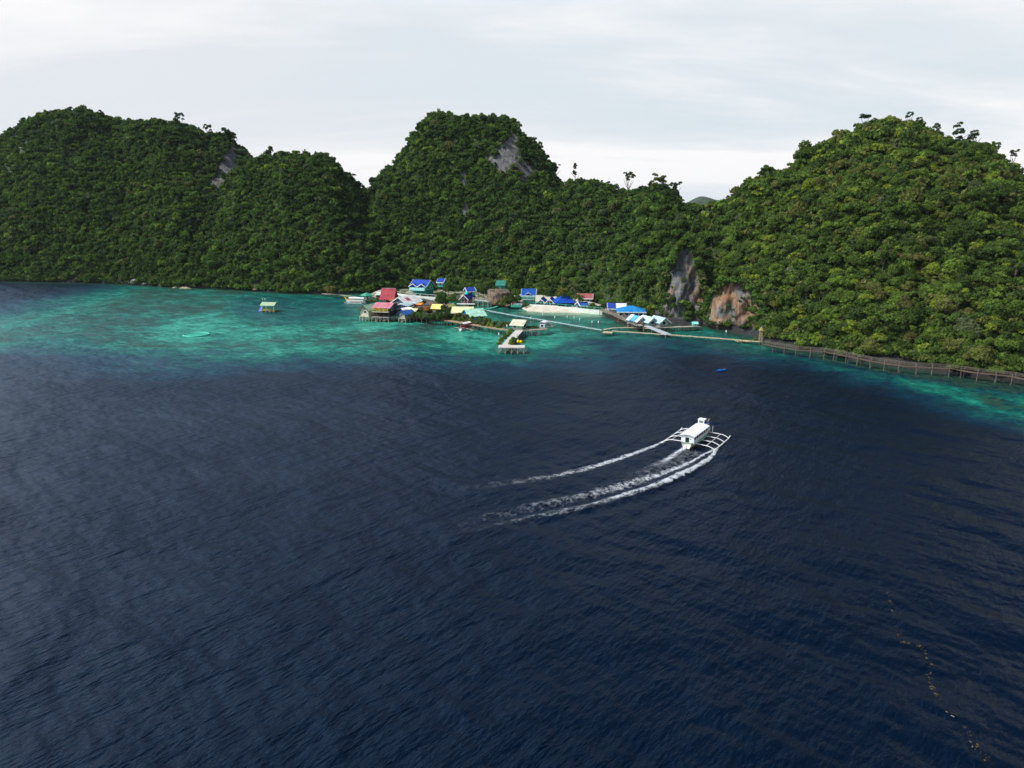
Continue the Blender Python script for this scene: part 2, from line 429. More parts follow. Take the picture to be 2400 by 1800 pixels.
bay = sstep(-5, 8, sd_poly(wob_x, wob_y, BAY)); sh = np.maximum(sh, 0.52 * bay)
rs = sstep(-9, 9, sd_poly(wob_x, wob_y, RSHORE)); sh = np.maximum(sh, rs * 0.50)
bri = 0 * SX
for kb, p in enumerate(BRIGHT): bri = np.maximum(bri, (.35 if kb == 6 else 1) * sstep(-9, 6, sd_poly(wob_x + 5 * fbm(SX / 7, SYY / 12, 2, 3), wob_y + 6 * fbm(SX / 9, SYY / 9, 6, 3), p)))
sh = np.clip(sh + 0.20 * bri, 0, 1)
snd = sstep(-3, 7, sd_poly(wob_x, wob_y, SAND))
ftd = foot(SX / np.maximum(SYY, 1)) - SYY
dk = sstep(13, 6, ftd) * sstep(.355, .39, SX / np.maximum(SYY, 1)) * (SYY > 20); sh = sh * (1 - .62 * dk)  # dark water by the right shore, hill reflection put into its colour
near = sstep(16, 2, ftd) * (SYY > 20)
rs_edge = sstep(11, 3, ftd) * sstep(80, 100, SX * 0 + SX)   # narrow dark rock shelf under the boardwalk
reef = np.clip(0.95 * sstep(-2, 10, sd_poly(wob_x, wob_y, REEF)) * (1 - lag) * (1 - 0.42 * bri) * (1 - 0.15 * bay) + 0.0, 0, 1)
reef = np.clip(np.maximum(reef, 1.25 * near * (1 - snd)), 0, 1.25)  # shore strip: reef plus the hill's dark reflection, both put into this tone
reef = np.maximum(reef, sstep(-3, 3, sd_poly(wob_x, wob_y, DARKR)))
def sea_material():
    m = bpy.data.materials.new('sea_water'); m.use_nodes = True; t = m.node_tree; b = t.nodes['Principled BSDF']
    geo = N(t, 'ShaderNodeNewGeometry'); pos = geo.outputs['Position']
    at = N(t, 'ShaderNodeAttribute', attribute_name='depth'); sp = N(t, 'ShaderNodeSeparateColor'); t.links.new(at.outputs['Color'], sp.inputs[0])
    def noise(sc, det, ro, scale=(1, 1, 1), rot=0, dist=0.0):
        mpn = N(t, 'ShaderNodeMapping', vector_type='TEXTURE', inputs={'Scale': scale, 'Rotation': (0, 0, rot)}); t.links.new(pos, mpn.inputs[0])
        n = N(t, 'ShaderNodeTexNoise', inputs={'Scale': sc, 'Detail': det, 'Roughness': ro, 'Distortion': dist}); t.links.new(mpn.outputs[0], n.inputs['Vector'])
        return n.outputs[0]
    n_big = noise(0.055, 5, 0.6); n_mid = noise(0.15, 7, 0.72, dist=0.4); n_fine = noise(0.8, 5, 0.72)
    d = mth(t, 'ADD', sp.outputs[0], mth(t, 'MULTIPLY', mth(t, 'ADD', mth(t, 'MULTIPLY', mth(t, 'SUBTRACT', n_mid, 0.5), 1.5), mth(t, 'MULTIPLY', mth(t, 'SUBTRACT', n_fine, 0.5), 1.7)), mth(t, 'MINIMUM', mth(t, 'MULTIPLY', sp.outputs[0], 3.0), 1.0)))
    col = ramp(t, d, [(0.0, (0.0007, 0.0048, 0.0150)), (0.20, (0.0016, 0.026, 0.050)), (0.46, (0.0015, 0.074, 0.064)), (0.70, (0.005, 0.145, 0.100)), (1.0, (0.042, 0.33, 0.225))])
    n_reef = noise(0.30, 7, 0.72, (1.5, 1.0, 1))
    rf = mth(t, 'ADD', mth(t, 'MULTIPLY', n_reef, 0.85), mth(t, 'ADD', mth(t, 'MULTIPLY', n_big, 0.45), mth(t, 'MULTIPLY', n_fine, 0.40)))
    rf = mth(t, 'ADD', rf, mth(t, 'MULTIPLY', sp.outputs[1], 0.34))
    rfm = mth(t, 'MULTIPLY', ramp(t, mth(t, 'MULTIPLY', rf, 0.6), [(0.675, 0.0), (0.722, 1.0)]), mth(t, 'MINIMUM', mth(t, 'MULTIPLY', sp.outputs[1], 1.5), 0.92))
    rcol = ramp(t, n_fine, [(0.35, (0.007, 0.026, 0.017)), (0.52, (0.016, 0.050, 0.032)), (0.70, (0.045, 0.095, 0.060))])
    col = mixc(t, rfm, col, rcol)
    sandm = mth(t, 'MULTIPLY', sp.outputs[2], ramp(t, n_mid, [(0.36, 0.25), (0.52, 1.0)]))
    col = mixc(t, sandm, col, (0.24, 0.36, 0.22))
    t.links.new(col, b.inputs['Base Color'])
    b.inputs['Roughness'].default_value = 0.34
    b.inputs['IOR'].default_value = 1.333
    b.inputs['Specular IOR Level'].default_value = 0.28
    b.inputs['Specular Tint'].default_value = (0.28, 0.64, 1.0, 1)
    # wind sea: crests run from lower left to upper right
    w1 = noise(0.11, 3, 0.55, (1.5, 0.8, 1), R(-44))
    w2 = noise(0.42, 5, 0.6, (1.9, 0.75, 1), R(46))
    w3 = noise(1.9, 3, 0.5, (1.8, 0.7, 1), R(54))
    gust = ramp(t, noise(0.035, 3, 0.6, (1.6, 0.8, 1), R(20)), [(0.35, 0.55), (0.65, 1.15)])
    h = mth(t, 'ADD', mth(t, 'MULTIPLY', w1, 2.0), mth(t, 'MULTIPLY', gust, mth(t, 'ADD', mth(t, 'MULTIPLY', w2, 0.72), mth(t, 'MULTIPLY', w3, 0.17))))
    bp = N(t, 'ShaderNodeBump', inputs={'Strength': 1.0, 'Distance': 0.85}); t.links.new(h, bp.inputs['Height'])
    t.links.new(bp.outputs[0], b.inputs['Normal'])
    return m
def curve_dist(pts, X, Y):
    P = np.array([list(G(a, b))[:2] for a, b in pts]); best = np.full(X.shape, 1e9); sg = np.zeros(X.shape); al = np.zeros(X.shape); acc = 0
    for i in range(len(P) - 1):
        e = P[i + 1] - P[i]; L = np.hypot(*e); t = np.clip(((X - P[i, 0]) * e[0] + (Y - P[i, 1]) * e[1]) / L ** 2, 0, 1)
        dx = X - P[i, 0] - t * e[0]; dy = Y - P[i, 1] - t * e[1]; d = np.hypot(dx, dy); m = d < best
        best = np.where(m, d, best); sg = np.where(m, np.sign(e[0] * dy - e[1] * dx), sg); al = np.where(m, acc + t * L, al); acc += L
    return best * sg, al / acc
def wake_z(X, Y):
    z = 0 * X
    for pts, amp, wl, wd in (([(1690, 1058), (1640, 1098), (1540, 1145), (1390, 1192), (1230, 1226), (1080, 1262), (900, 1312), (720, 1362), (560, 1402)], .22, 3.6, 4.4),
                             ([(1560, 1030), (1490, 1058), (1370, 1096), (1220, 1124), (1060, 1146), (900, 1172), (700, 1205)], .10, 3.0, 3.2)):
        d_, a_ = curve_dist(pts, X, Y)
        d_ = d_ + .5 * fbm(X / 4, Y / 4, 2, 3)
        z = z + amp * np.cos(2 * np.pi * (d_ + .6) / wl) * np.exp(-((d_ + 1.5) / wd) ** 2) * sstep(0, .1, a_) * sstep(1, .3, a_)
    return z
SZ = 0 * SX
sel = (SX > -42) & (SX < 36) & (SYY > 58) & (SYY < 112)
SZ[sel] = wake_z(SX[sel], SYY[sel])
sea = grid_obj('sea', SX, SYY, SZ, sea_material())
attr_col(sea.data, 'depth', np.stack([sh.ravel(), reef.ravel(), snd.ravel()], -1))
tag(sea, 'deep navy sea paling to turquoise over the reef', kind='structure')
# ================================================================== FOREST
def leaf_mat(name, source):
    m = bpy.data.materials.new(name); m.use_nodes = True; t = m.node_tree
    t.nodes.remove(t.nodes['Principled BSDF'])
    out = [n for n in t.nodes if n.type == 'OUTPUT_MATERIAL'][0]
    if source == 'attr':
        c = N(t, 'ShaderNodeAttribute', attribute_name='tint').outputs['Color']
    else:
        oi = N(t, 'ShaderNodeObjectInfo'); a = N(t, 'ShaderNodeAttribute', attribute_name='tint')
        c = mixc(t, 1.0, oi.outputs['Color'], a.outputs['Color'], 'MULTIPLY')
    df = N(t, 'ShaderNodeBsdfDiffuse'); tr = N(t, 'ShaderNodeBsdfTranslucent'); mx = N(t, 'ShaderNodeMixShader'); mx.inputs[0].default_value = 0.38
    t.links.new(c, df.inputs[0]); t.links.new(c, tr.inputs[0])
    t.links.new(df.outputs[0], mx.inputs[1]); t.links.new(tr.outputs[0], mx.inputs[2]); t.links.new(mx.outputs[0], out.inputs[0])
    return m
LEAF_F = leaf_mat('forest_leaves', 'attr'); LEAF_T = leaf_mat('tree_leaves', 'obj')
def crown_cards(rg, n, form, size):
    """leaf clumps of a unit crown (radius 1): array n,4,3 and a per-card shade"""
    forms = {  # lobes: number, spread, z range, lobe radius
        'round': (9, 0.62, (0.35, 1.25), 0.50), 'flat': (8, 0.80, (0.75, 1.05), 0.42), 'tall': (10, 0.42, (0.2, 1.7), 0.44),
        'ragged': (15, 0.80, (0.25, 1.55), 0.25), 'spire': (13, 0.50, (0.15, 2.1), 0.27), 'umbrella': (11, 0.90, (0.85, 1.15), 0.27),
        'loose': (7, 0.78, (0.4, 1.5), 0.36), 'bush': (8, 0.62, (0.1, 0.7), 0.50)}
    nl, spr, zr, lr = forms[form]
    ang = rg.random(nl) * 6.283; rad = spr * np.sqrt(rg.random(nl)); lz = zr[0] + (zr[1] - zr[0]) * rg.random(nl)
    if form in ('round', 'tall', 'bush'): lz = zr[0] + (zr[1] - zr[0]) * (1 - (rad / spr) ** 2 * 0.8) * (0.25 + 0.75 * rg.random(nl))
    lc = np.stack([rad * np.cos(ang), rad * np.sin(ang), lz], -1); lrr = lr * (0.7 + 0.6 * rg.random(nl))
    k = rg.integers(0, nl, n)
    d = rg.normal(size=(n, 3)); d[:, 2] = np.abs(d[:, 2]) * 1.0 - 0.30; d /= np.linalg.norm(d, axis=1)[:, None]
    c = lc[k] + d * lrr[k][:, None] * (0.72 + 0.36 * rg.random(n))[:, None] * np.array([1, 1, 0.8])
    nrm = d + rg.normal(size=(n, 3)) * 0.45; nrm /= np.linalg.norm(nrm, axis=1)[:, None]
    a = np.cross(nrm, rg.normal(size=(n, 3))); a /= np.linalg.norm(a, axis=1)[:, None]; b2 = np.cross(nrm, a)
    sz = size * (0.6 + 0.8 * rg.random(n))[:, None]
    q = np.stack([c + a * sz, c + b2 * sz * 0.75, c - a * sz * (0.7 + 0.5 * rg.random((n, 1))), c - b2 * sz * 0.75], 1)
    lobe_shade = (0.80 + 0.4 * rg.random(nl))[k]
    return q, lobe_shade * (0.78 + 0.44 * rg.random(n))
def cards_mesh(name, q, rgb, mat):
    n = len(q); me = bpy.data.meshes.new(name)
    me.vertices.add(4 * n); me.vertices.foreach_set('co', np.ascontiguousarray(q, np.float32).ravel())
    me.loops.add(4 * n); me.loops.foreach_set('vertex_index', np.arange(4 * n, dtype=np.int32))
    me.polygons.add(n); me.polygons.foreach_set('loop_start', np.arange(0, 4 * n, 4, dtype=np.int32)); me.polygons.foreach_set('loop_total', np.full(n, 4, np.int32))
    me.update(calc_edges=True)
    attr_col(me, 'tint', np.repeat(rgb, 4, 0))
    me.materials.append(mat)
    return me
TONES = [('dark green', (0.040, 0.062, 0.022)), ('deep green', (0.052, 0.082, 0.025)), ('mid green', (0.072, 0.108, 0.030)), ('fresh green', (0.097, 0.142, 0.032)),
         ('yellow-green', (0.150, 0.180, 0.034)), ('olive', (0.100, 0.108, 0.038)), ('brownish olive', (0.108, 0.100, 0.046)), ('greyish green', (0.082, 0.097, 0.056))]
TONE_C = np.array([c for _, c in TONES]) * np.array([1.22, 1.42, 1.12])
# sample tree positions on the slopes, jittered grid in (bearing, depth)
def sample_trees():
    pts = []
    y = 0.0
    t = 1.3
    while t < 205:
        sp = 4.3
        s = -0.99
        row = []
        while s < 1.3:
            yy = float(foot(s)) + t
            far = yy > 330
            st = (2.8 if far else 2.75)
            row.append((s, yy)); s += st / yy
        pts += row
        t += 1.65 + 0.003 * t
    p = np.array(pts)
    s = p[:, 0] + rng.normal(size=len(p)) * 1.5 / p[:, 1]; y = p[:, 1] + rng.normal(size=len(p)) * 1.0
    return s, y
ts, ty = sample_trees()
tx = ts * ty; tz = land_h(ts, ty)
# slope facing: keep front slopes and a fringe behind the crest
zb = land_h(ts, ty + 3.0)
dz = (zb - tz) / 3.0
front = dz > -0.75
# hidden behind nearer ground?
vis = np.ones(len(ts), bool)
for fr in (0.97, 0.94, 0.9, 0.85, 0.78, 0.7):
    yq = ty * fr; zq = CAM_H + (tz + 9 - CAM_H) * fr
    vis &= land_h(ts, yq) < zq
tpx, tpy = pix(tx, ty, tz + 3)
rk = rock_mask(*pix(tx, ty, tz + 1.0))
keep = front & vis & (tz > 1.3) & (rk < 0.18 + 0.62 * rng.random(len(ts)))
# thin where the slope is almost vertical is not needed: rows are spaced in plan, so steep ground already gets fewer per area
CLEAR = []   # (x, y, r) filled before this point by nothing; clearings handled in the village part
ts, ty, tx, tz, dz, tpx, tpy = [a[keep] for a in (ts, ty, tx, tz, dz, tpx, tpy)]
# extra plants on steep ground
ts0, ty0 = ts, ty
for kdup in range(4):
    ex = np.clip((np.abs(dz) - 0.35 - .3 * kdup) * 1.6, 0, 1)
    di = np.where(rng.random(len(ts0)) < ex)[0]
    ts = np.concatenate([ts, ts0[di] + rng.normal(size=len(di)) * 1.5 / ty0[di]]); ty = np.concatenate([ty, ty0[di] + rng.normal(size=len(di)) * .9])
tx = ts * ty; tz = land_h(ts, ty)
tpx, tpy = pix(tx, ty, tz + 3)
# bushes hanging over the shore rocks, except along the boardwalk and under the bluffs
sb = np.arange(-0.99, 1.3, 0.0042); sb = np.concatenate([sb, sb + 0.0021]); tb = np.concatenate([np.full(len(sb) // 2, 1.0), np.full(len(sb) // 2, 2.6)])
yb_ = foot(sb) + tb + rng.normal(size=len(sb)) * .6; zb_ = np.maximum(land_h(sb, yb_), 0.9)
bpx = pix(sb * yb_, yb_, zb_)[0]
okb = ((bpx < 1530) | (bpx > 1795) & (tb > 2)) & (rng.random(len(sb)) < .85)
ts = np.concatenate([ts, sb[okb]]); ty = np.concatenate([ty, yb_[okb]]); tz = np.concatenate([tz, zb_[okb]])
tx = ts * ty; tpx, tpy = pix(tx, ty, tz + 3)
ntree = len(ts); nspec = int(okb.sum())
tr_r = np.clip((1.42 + 0.16 * sstep(1350, 1800, tpx)) * np.exp(rng.normal(size=ntree) * 0.34), 0.9, 2.9) * 0.92
tr_r *= np.where(rng.random(ntree) < 0.05, 1.35, 1.0)
fn = ['round', 'round', 'flat', 'tall', 'loose', 'bush']
tr_f = rng.choice(6, ntree, p=[0.3, 0.2, 0.14, 0.12, 0.12, 0.12])
tr_r[-nspec:] = 1.25 + .8 * rng.random(nspec); tr_f[-nspec:] = np.where(rng.random(nspec) < .6, 5, 0)
tr_r = np.where(tr_f == 3, np.minimum(tr_r, 1.7), tr_r)
# tone: patches plus individual variation; the right-hand hill carries more yellow-green
patch = fbm(tx / 26, (ty + tz) / 26, 3, 3)
rightw = sstep(1350, 1900, tpx)
lowf = sstep(30, 8, tz)
tone_p = np.stack([0.24 - 0.13 * rightw + 0 * patch, 0.30 - 0.08 * rightw, 0.24 + 0.03 * rightw, 0.09 + 0.07 * rightw + 0.04 * lowf, 0.012 + 0.06 * rightw + 0 * patch, 0.04 + 0.08 * rightw, 0.014 + 0.010 * rightw, 0.028 - 0.01 * rightw], -1)
tone_p[:, :2] *= (1 - 0.7 * np.clip(patch, -1, 1))[:, None]; tone_p[:, 3:6] *= (1 + 0.8 * np.clip(patch, -1, 1))[:, None]
tone_p = np.clip(tone_p, 0.003, 1); tone_p /= tone_p.sum(1)[:, None]
cum = tone_p.cumsum(1); tone = (rng.random(ntree)[:, None] > cum).sum(1).clip(0, 7)
# the three hundred largest in the picture stand as trees of their own
dist = np.sqrt(tx ** 2 + ty ** 2)
show = tr_r / dist * np.where((tpx > 15) & (tpx < 2385) & (tpy > 200), 1, 0)
N_TREES = 262
order = np.argsort(-show)[:N_TREES]
show[-nspec:] = 0; order = np.argsort(-show)[:N_TREES]
indiv = np.zeros(ntree, bool); indiv[order] = True
# ---- mass of the far forest
def build_forest():
    protos = {}
    for f in range(6):
        for k in range(4):
            protos[(f * 4 + k, 0)] = crown_cards(np.random.default_rng(100 + f * 10 + k), 400, fn[f], 0.165)
            protos[(f * 4 + k, 1)] = crown_cards(np.random.default_rng(100 + f * 10 + k), 200, fn[f], 0.235)
    qs, cs = [], []
    idx = np.where(~indiv)[0]
    which = tr_f[idx] * 4 + rng.integers(0, 4, len(idx))
    lod = (dist[idx] > 265).astype(int)
    for w in range(24):
        for ld in (0, 1):
            ii = idx[(which == w) & (lod == ld)]
            if not len(ii): continue
            q, shd = protos[(w, ld)]
            th = rng.random(len(ii)) * 6.283; co, si = np.cos(th), np.sin(th)
            r = tr_r[ii] * 1.05
            zs = r * (0.85 + 0.4 * rng.random(len(ii)))
            X = (q[None, :, :, 0] * co[:, None, None] - q[None, :, :, 1] * si[:, None, None]) * r[:, None, None] + tx[ii][:, None, None]
            Y = (q[None, :, :, 0] * si[:, None, None] + q[None, :, :, 1] * co[:, None, None]) * r[:, None, None] + ty[ii][:, None, None]
            lift = (0.2 + 1.3 * rng.random(len(ii))) * sstep(1.0, 5.0, tz[ii])
            Z = q[None, :, :, 2] * zs[:, None, None] + (tz[ii] + lift)[:, None, None]
            qs.append(np.stack([X, Y, Z], -1).reshape(-1, 4, 3).astype(np.float32))
            base = TONE_C[tone[ii]] * np.stack([1 + .14 * rightw[ii], 1 + .03 * rightw[ii], 1 - .05 * rightw[ii]], -1) * (0.85 + 0.3 * rng.random((len(ii), 1)))
            cs.append((base[:, None, :] * shd[None, :, None]).reshape(-1, 3).astype(np.float32))
    # undergrowth between the crowns
    near_ = np.where(dist < 520)[0]; n_u = 34
    ui = np.repeat(near_, n_u); us = ts[ui] + rng.normal(size=len(ui)) * 1.9 / ty[ui]; uy = ty[ui] + rng.normal(size=len(ui)) * 1.6
    uz = land_h(us, uy); okz = (uz > 2.6) & (rock_mask(*pix(us * uy, uy, uz)) < .35); ui, us, uy, uz = ui[okz], us[okz], uy[okz], uz[okz]
    c = np.stack([us * uy, uy, uz + .15 + 1.0 * rng.random(len(us))], -1); nr = rng.normal(size=c.shape) * .6 + np.array([-.2, -.6, .8]); nr /= np.linalg.norm(nr, axis=1)[:, None]
    a_ = np.cross(nr, rng.normal(size=c.shape)); a_ /= np.linalg.norm(a_, axis=1)[:, None]; b_ = np.cross(nr, a_); sz = (.22 + .26 * rng.random((len(c), 1)))
    qs.append(np.stack([c + a_ * sz, c + b_ * sz * .8, c - a_ * sz, c - b_ * sz * .8], 1).astype(np.float32))
    cs.append((TONE_C[rng.choice([1, 2, 2, 3, 5], len(c))] * (.75 + .5 * rng.random((len(c), 1)))).astype(np.float32))
    me = cards_mesh('forest', np.concatenate(qs), np.concatenate(cs), LEAF_F)
    o = bpy.data.objects.new('forest', me); COL.objects.link(o)
    tag(o, 'dense tropical forest covering the limestone hills as one mass', 'forest', kind='stuff')
    print('forest trees', len(idx), 'cards', len(me.polygons))
build_forest()
# ================================================================== SINGLE TREES
BARK = paint('bark', (0.16, 0.13, 0.10), 0.9, 0.3, 2.0)
def trunk_mesh(name, rg, h, lean=0.1, limbs=4, r0=0.05):
    """unit-crown trunk (crown radius 1), tapered with limbs"""
    mb = MB()
    dx, dy = rg.normal(size=2) * lean
    mb.tube([(0, 0, -1.2), (dx * .4, dy * .4, h * .4), (dx, dy, h)], r0 * 1.6, 6, r0 * 0.7)
    for i in range(limbs):
        a = 6.283 * (i + rg.random() * .5) / limbs
        z0 = h * (0.45 + 0.35 * rg.random()); L = 0.45 + 0.3 * rg.random()
        p = Vector((dx * z0 / h, dy * z0 / h, z0))
        mb.tube([p, p + Vector((math.cos(a) * L * .5, math.sin(a) * L * .5, .22)), p + Vector((math.cos(a) * L, math.sin(a) * L, .5))], r0 * 0.6, 5, r0 * 0.25)
    o = mb.build(name, BARK); me = o.data; bpy.data.objects.remove(o)
    return me
CROWNS, TRUNKS = {}, {}
for f in sorted(set(fn)) + ['ragged', 'spire', 'umbrella']:
    CROWNS[f] = []; TRUNKS[f] = []
    for k in range(5):
        rg = np.random.default_rng(500 + 31 * k + sum(map(ord, f)))
        q, shd = crown_cards(rg, 750 if f in ('ragged', 'spire', 'umbrella') else 1900, f, 0.10 if f in ('ragged', 'spire', 'umbrella') else 0.088)
        CROWNS[f].append(cards_mesh('crown', q, np.repeat(shd[:, None], 3, 1), LEAF_T))
        TRUNKS[f].append(trunk_mesh('trunk', rg, {'tall': 1.4, 'spire': 1.4, 'bush': .35}.get(f, .9)))
SHAPE = {'round': 'round-crowned', 'flat': 'flat-topped', 'tall': 'tall-crowned', 'loose': 'loose-crowned', 'bush': 'low bushy'}
def tree(name, x, y, z, r, form, tone_c, k, rz, zs=1.0, label=None, cat='tree', group=None, lift=0.0):
    o = empty(name, (x, y, z), rz, label, cat, group)
    o.scale = (r, r, r * zs)
    c = bpy.data.objects.new('crown', CROWNS[form][k]); COL.objects.link(c); c.parent = o; c.location.z = lift
    c.color = tuple(tone_c) + (1,)
    t = bpy.data.objects.new('trunk', TRUNKS[form][k]); COL.objects.link(t); t.parent = o
    t.scale.z = 1 + lift
    return o
ii = np.where(indiv)[0]
info = []
for i in ii:
    px_, py_ = pix(tx[i], ty[i], tz[i] + tr_r[i])
    # band up the slope, and stretch of shore below
    hz = tz[i]
    band = 'at the waterline' if hz < 6 else 'low on the slope' if hz < 14 else 'partway up' if hz < 26 else 'high on the slope' if hz < 44 else 'near the hilltop'
    u = px_
    where = ('on the left hill' if u < 640 else 'behind the stilt houses' if u < 940 else 'behind the turquoise house' if u < 1090 else 'behind the rock lookout' if u < 1230 else
             'behind the beach cottages' if u < 1400 else 'above the blue-roofed hall' if u < 1530 else 'above the grey cliff' if u < 1650 else 'above the orange cliff' if u < 1780 else
             'above the boardwalk\'s start' if u < 1920 else 'above the boardwalk\'s middle' if u < 2080 else 'above the boardwalk\'s bend' if u < 2240 else 'above the boardwalk\'s last posts')
    info.append([int(i), TONES[tone[i]][0], SHAPE[fn[tr_f[i]]], band, where, px_, py_])
cells = {}
for r in info: cells.setdefault((r[1], r[2], r[3], r[4]), []).append(r)
ORD = {2: ['left of two', 'right of two'], 3: ['left of three', 'middle of three', 'right of three'], 4: ['first of four', 'second of four', 'third of four', 'last of four'],
       5: ['first of five', 'second of five', 'third of five', 'fourth of five', 'last of five']}
ORD.update({n: ['%s of %s' % (w, {6: 'six', 7: 'seven', 8: 'eight', 9: 'nine'}[n]) for w in ('first', 'second', 'third', 'fourth', 'fifth', 'sixth', 'seventh', 'eighth', 'last')[:n]] for n in (6, 7, 8, 9)})
for key, rows in cells.items():
    rows.sort(key=lambda r: r[5])
    for j, r in enumerate(rows):
        lab = '%s %s tree %s %s' % key
        if len(rows) > 1: lab = lab.replace(' on the slope', '').replace(' of the boardwalk', '') + ', ' + ORD[min(len(rows), 9)][min(j, 8)]
        i = r[0]
        tree('tree', tx[i], ty[i], tz[i] - 0.2, tr_r[i] * 1.04, fn[tr_f[i]], TONE_C[tone[i]] * np.array([1 + .14 * rightw[i], 1 + .03 * rightw[i], 1 - .05 * rightw[i]]) * (0.85 + 0.3 * random.random()), random.randrange(5), random.random() * 6.28,
             0.9 + 0.35 * random.random(), lab, 'tree', 'trees on the forested slopes', 0.25 + 0.5 * random.random())
# ---- emergent trees on the skyline: (px, py of crown centre, radius px, form, tone, depth of the hill, label)
def skyline(px, py, rpx, form, tn, depth, label, zs=1.0, drop=None):
    p = GY(px, py + 8, depth)
    s = p.x / depth
    g = float(land_h(np.array([s]), np.array([float(depth)]))[0])
    r = 1.12 * rpx * math.hypot(depth, p.z - CAM_H) / FPX
    top = p.z
    base = min(g, top - 2.2 * r)
    h = (top - base) / r             # crown centre height in crown radii
    cz = {'round': .8, 'flat': .9, 'tall': 1.15, 'loose': .95, 'bush': .4}[form]
    form = 'spire' if form == 'tall' else 'umbrella' if 'umbrella-shaped tree' in label else 'ragged'
    o = empty('tree', (p.x, depth, base), random.random() * 6.28, label, 'tree', 'trees standing out on the skyline')
    o.scale = (r, r, r)
    c = bpy.data.objects.new('crown', CROWNS[form][random.randrange(5)]); COL.objects.link(c); c.parent = o
    zs = max(zs, .95); c.scale.z = zs; c.location.z = h - cz * zs
    c.color = tuple(TONE_C[tn] * 0.9) + (1,)
    t = bpy.data.objects.new('trunk', TRUNKS[form][random.randrange(5)]); COL.objects.link(t); t.parent = o
    t.scale = (1.5, 1.5, max(.5, (h - .1) / (1.7 if form == 'spire' else 1.1)))
skyline(1349, 388, 9, 'tall', 0, 372, 'slim dark tree like a tuft on the saddle beside the domed hill', 1.3)
skyline(1473, 405, 13, 'loose', 0, 372, 'lone tree with bare crooked trunk and tufted crown against the sky', 0.8)
skyline(1301, 388, 11, 'round', 0, 390, 'small flat tree jutting from the right shoulder of the domed hill', 0.6)
skyline(1545, 416, 20, 'round', 5, 366, 'wide ragged olive tree topping the low ridge before the gap', 0.8)
skyline(1582, 430, 14, 'flat', 0, 366, 'dark flat tree at the right end of the low ridge', 0.7)
skyline(2030, 268, 13, 'round', 0, 285, 'umbrella-shaped tree on the left top of the right hill', 0.6)
skyline(2132, 262, 8, 'round', 0, 287, 'small round-headed tree at the crest of the right hill')
skyline(2155, 280, 12, 'round', 7, 287, 'sparse twiggy tree just right of the crest of the right hill', 0.9)
skyline(2196, 296, 13, 'tall', 7, 283, 'tall bushy column of a tree below the right hill\'s crest', 0.9)
skyline(2247, 300, 16, 'tall', 0, 285, 'taller of two dark clumped trees standing clear of the right hill', 0.9)
skyline(2284, 312, 14, 'round', 0, 285, 'shorter of two dark clumped trees standing clear of the right hill', 0.8)
skyline(2334, 335, 11, 'round', 2, 288, 'flat green tree leaning out on the falling right ridge', 0.7)
skyline(2376, 352, 10, 'round', 0, 288, 'dark ragged tree near the right edge of the ridge', 0.8)
skyline(420, 266, 10, 'round', 0, 480, 'round-headed tree standing above the left hill\'s ridge')
skyline(486, 292, 9, 'round', 0, 480, 'bare-looking branchy tree on the falling left ridge', 0.9)
skyline(532, 312, 22, 'round', 0, 478, 'big dark tree on the last shoulder of the left hill')
skyline(822, 412, 12, 'round', 0, 405, 'dark tree at the tip of the second hill')
skyline(873, 428, 9, 'tall', 0, 400, 'pointed dark tree in the notch left of the domed hill')
skyline(1060, 330 + 70, 22, 'round', 4, 372, 'yellow-green crown standing out on the front of the domed hill') if False else None
# ================================================================== ISLET, BEACH, CLIFFS
def rock_mat(name, warm, dark=1.0):
    m = bpy.data.materials.new(name); m.use_nodes = True; t = m.node_tree; b = t.nodes['Principled BSDF']
    g = N(t, 'ShaderNodeNewGeometry'); rc, rh = rock_shader(t, g.outputs['Position'], warm)
    sepz = N(t, 'ShaderNodeSeparateXYZ'); t.links.new(g.outputs['Position'], sepz.inputs[0])
    n = N(t, 'ShaderNodeTexNoise', inputs={'Scale': 0.8, 'Detail': 3.0}); t.links.new(g.outputs['Position'], n.inputs['Vector'])
    wet = ramp(t, mth(t, 'ADD', sepz.outputs[2], mth(t, 'MULTIPLY', mth(t, 'SUBTRACT', n.outputs[0], .5), 1.6)), [(0.55, 1.0), (1.0, 0.0)])
    c = mixc(t, wet, rc, (0.02, 0.018, 0.014))
    c = mixc(t, 1.0, c, (dark, dark, dark), 'MULTIPLY')
    t.links.new(c, b.inputs['Base Color']); b.inputs['Roughness'].default_value = 0.9
    bp = N(t, 'ShaderNodeBump', inputs={'Strength': 1.0, 'Distance': 0.7}); t.links.new(rh, bp.inputs['Height']); t.links.new(bp.outputs[0], b.inputs['Normal'])
    return m
ROCK_G = rock_mat('grey_limestone', 0.12); ROCK_W = rock_mat('orange_limestone', 0.27); ROCK_D = rock_mat('weathered_rock', 0.16, 0.62)
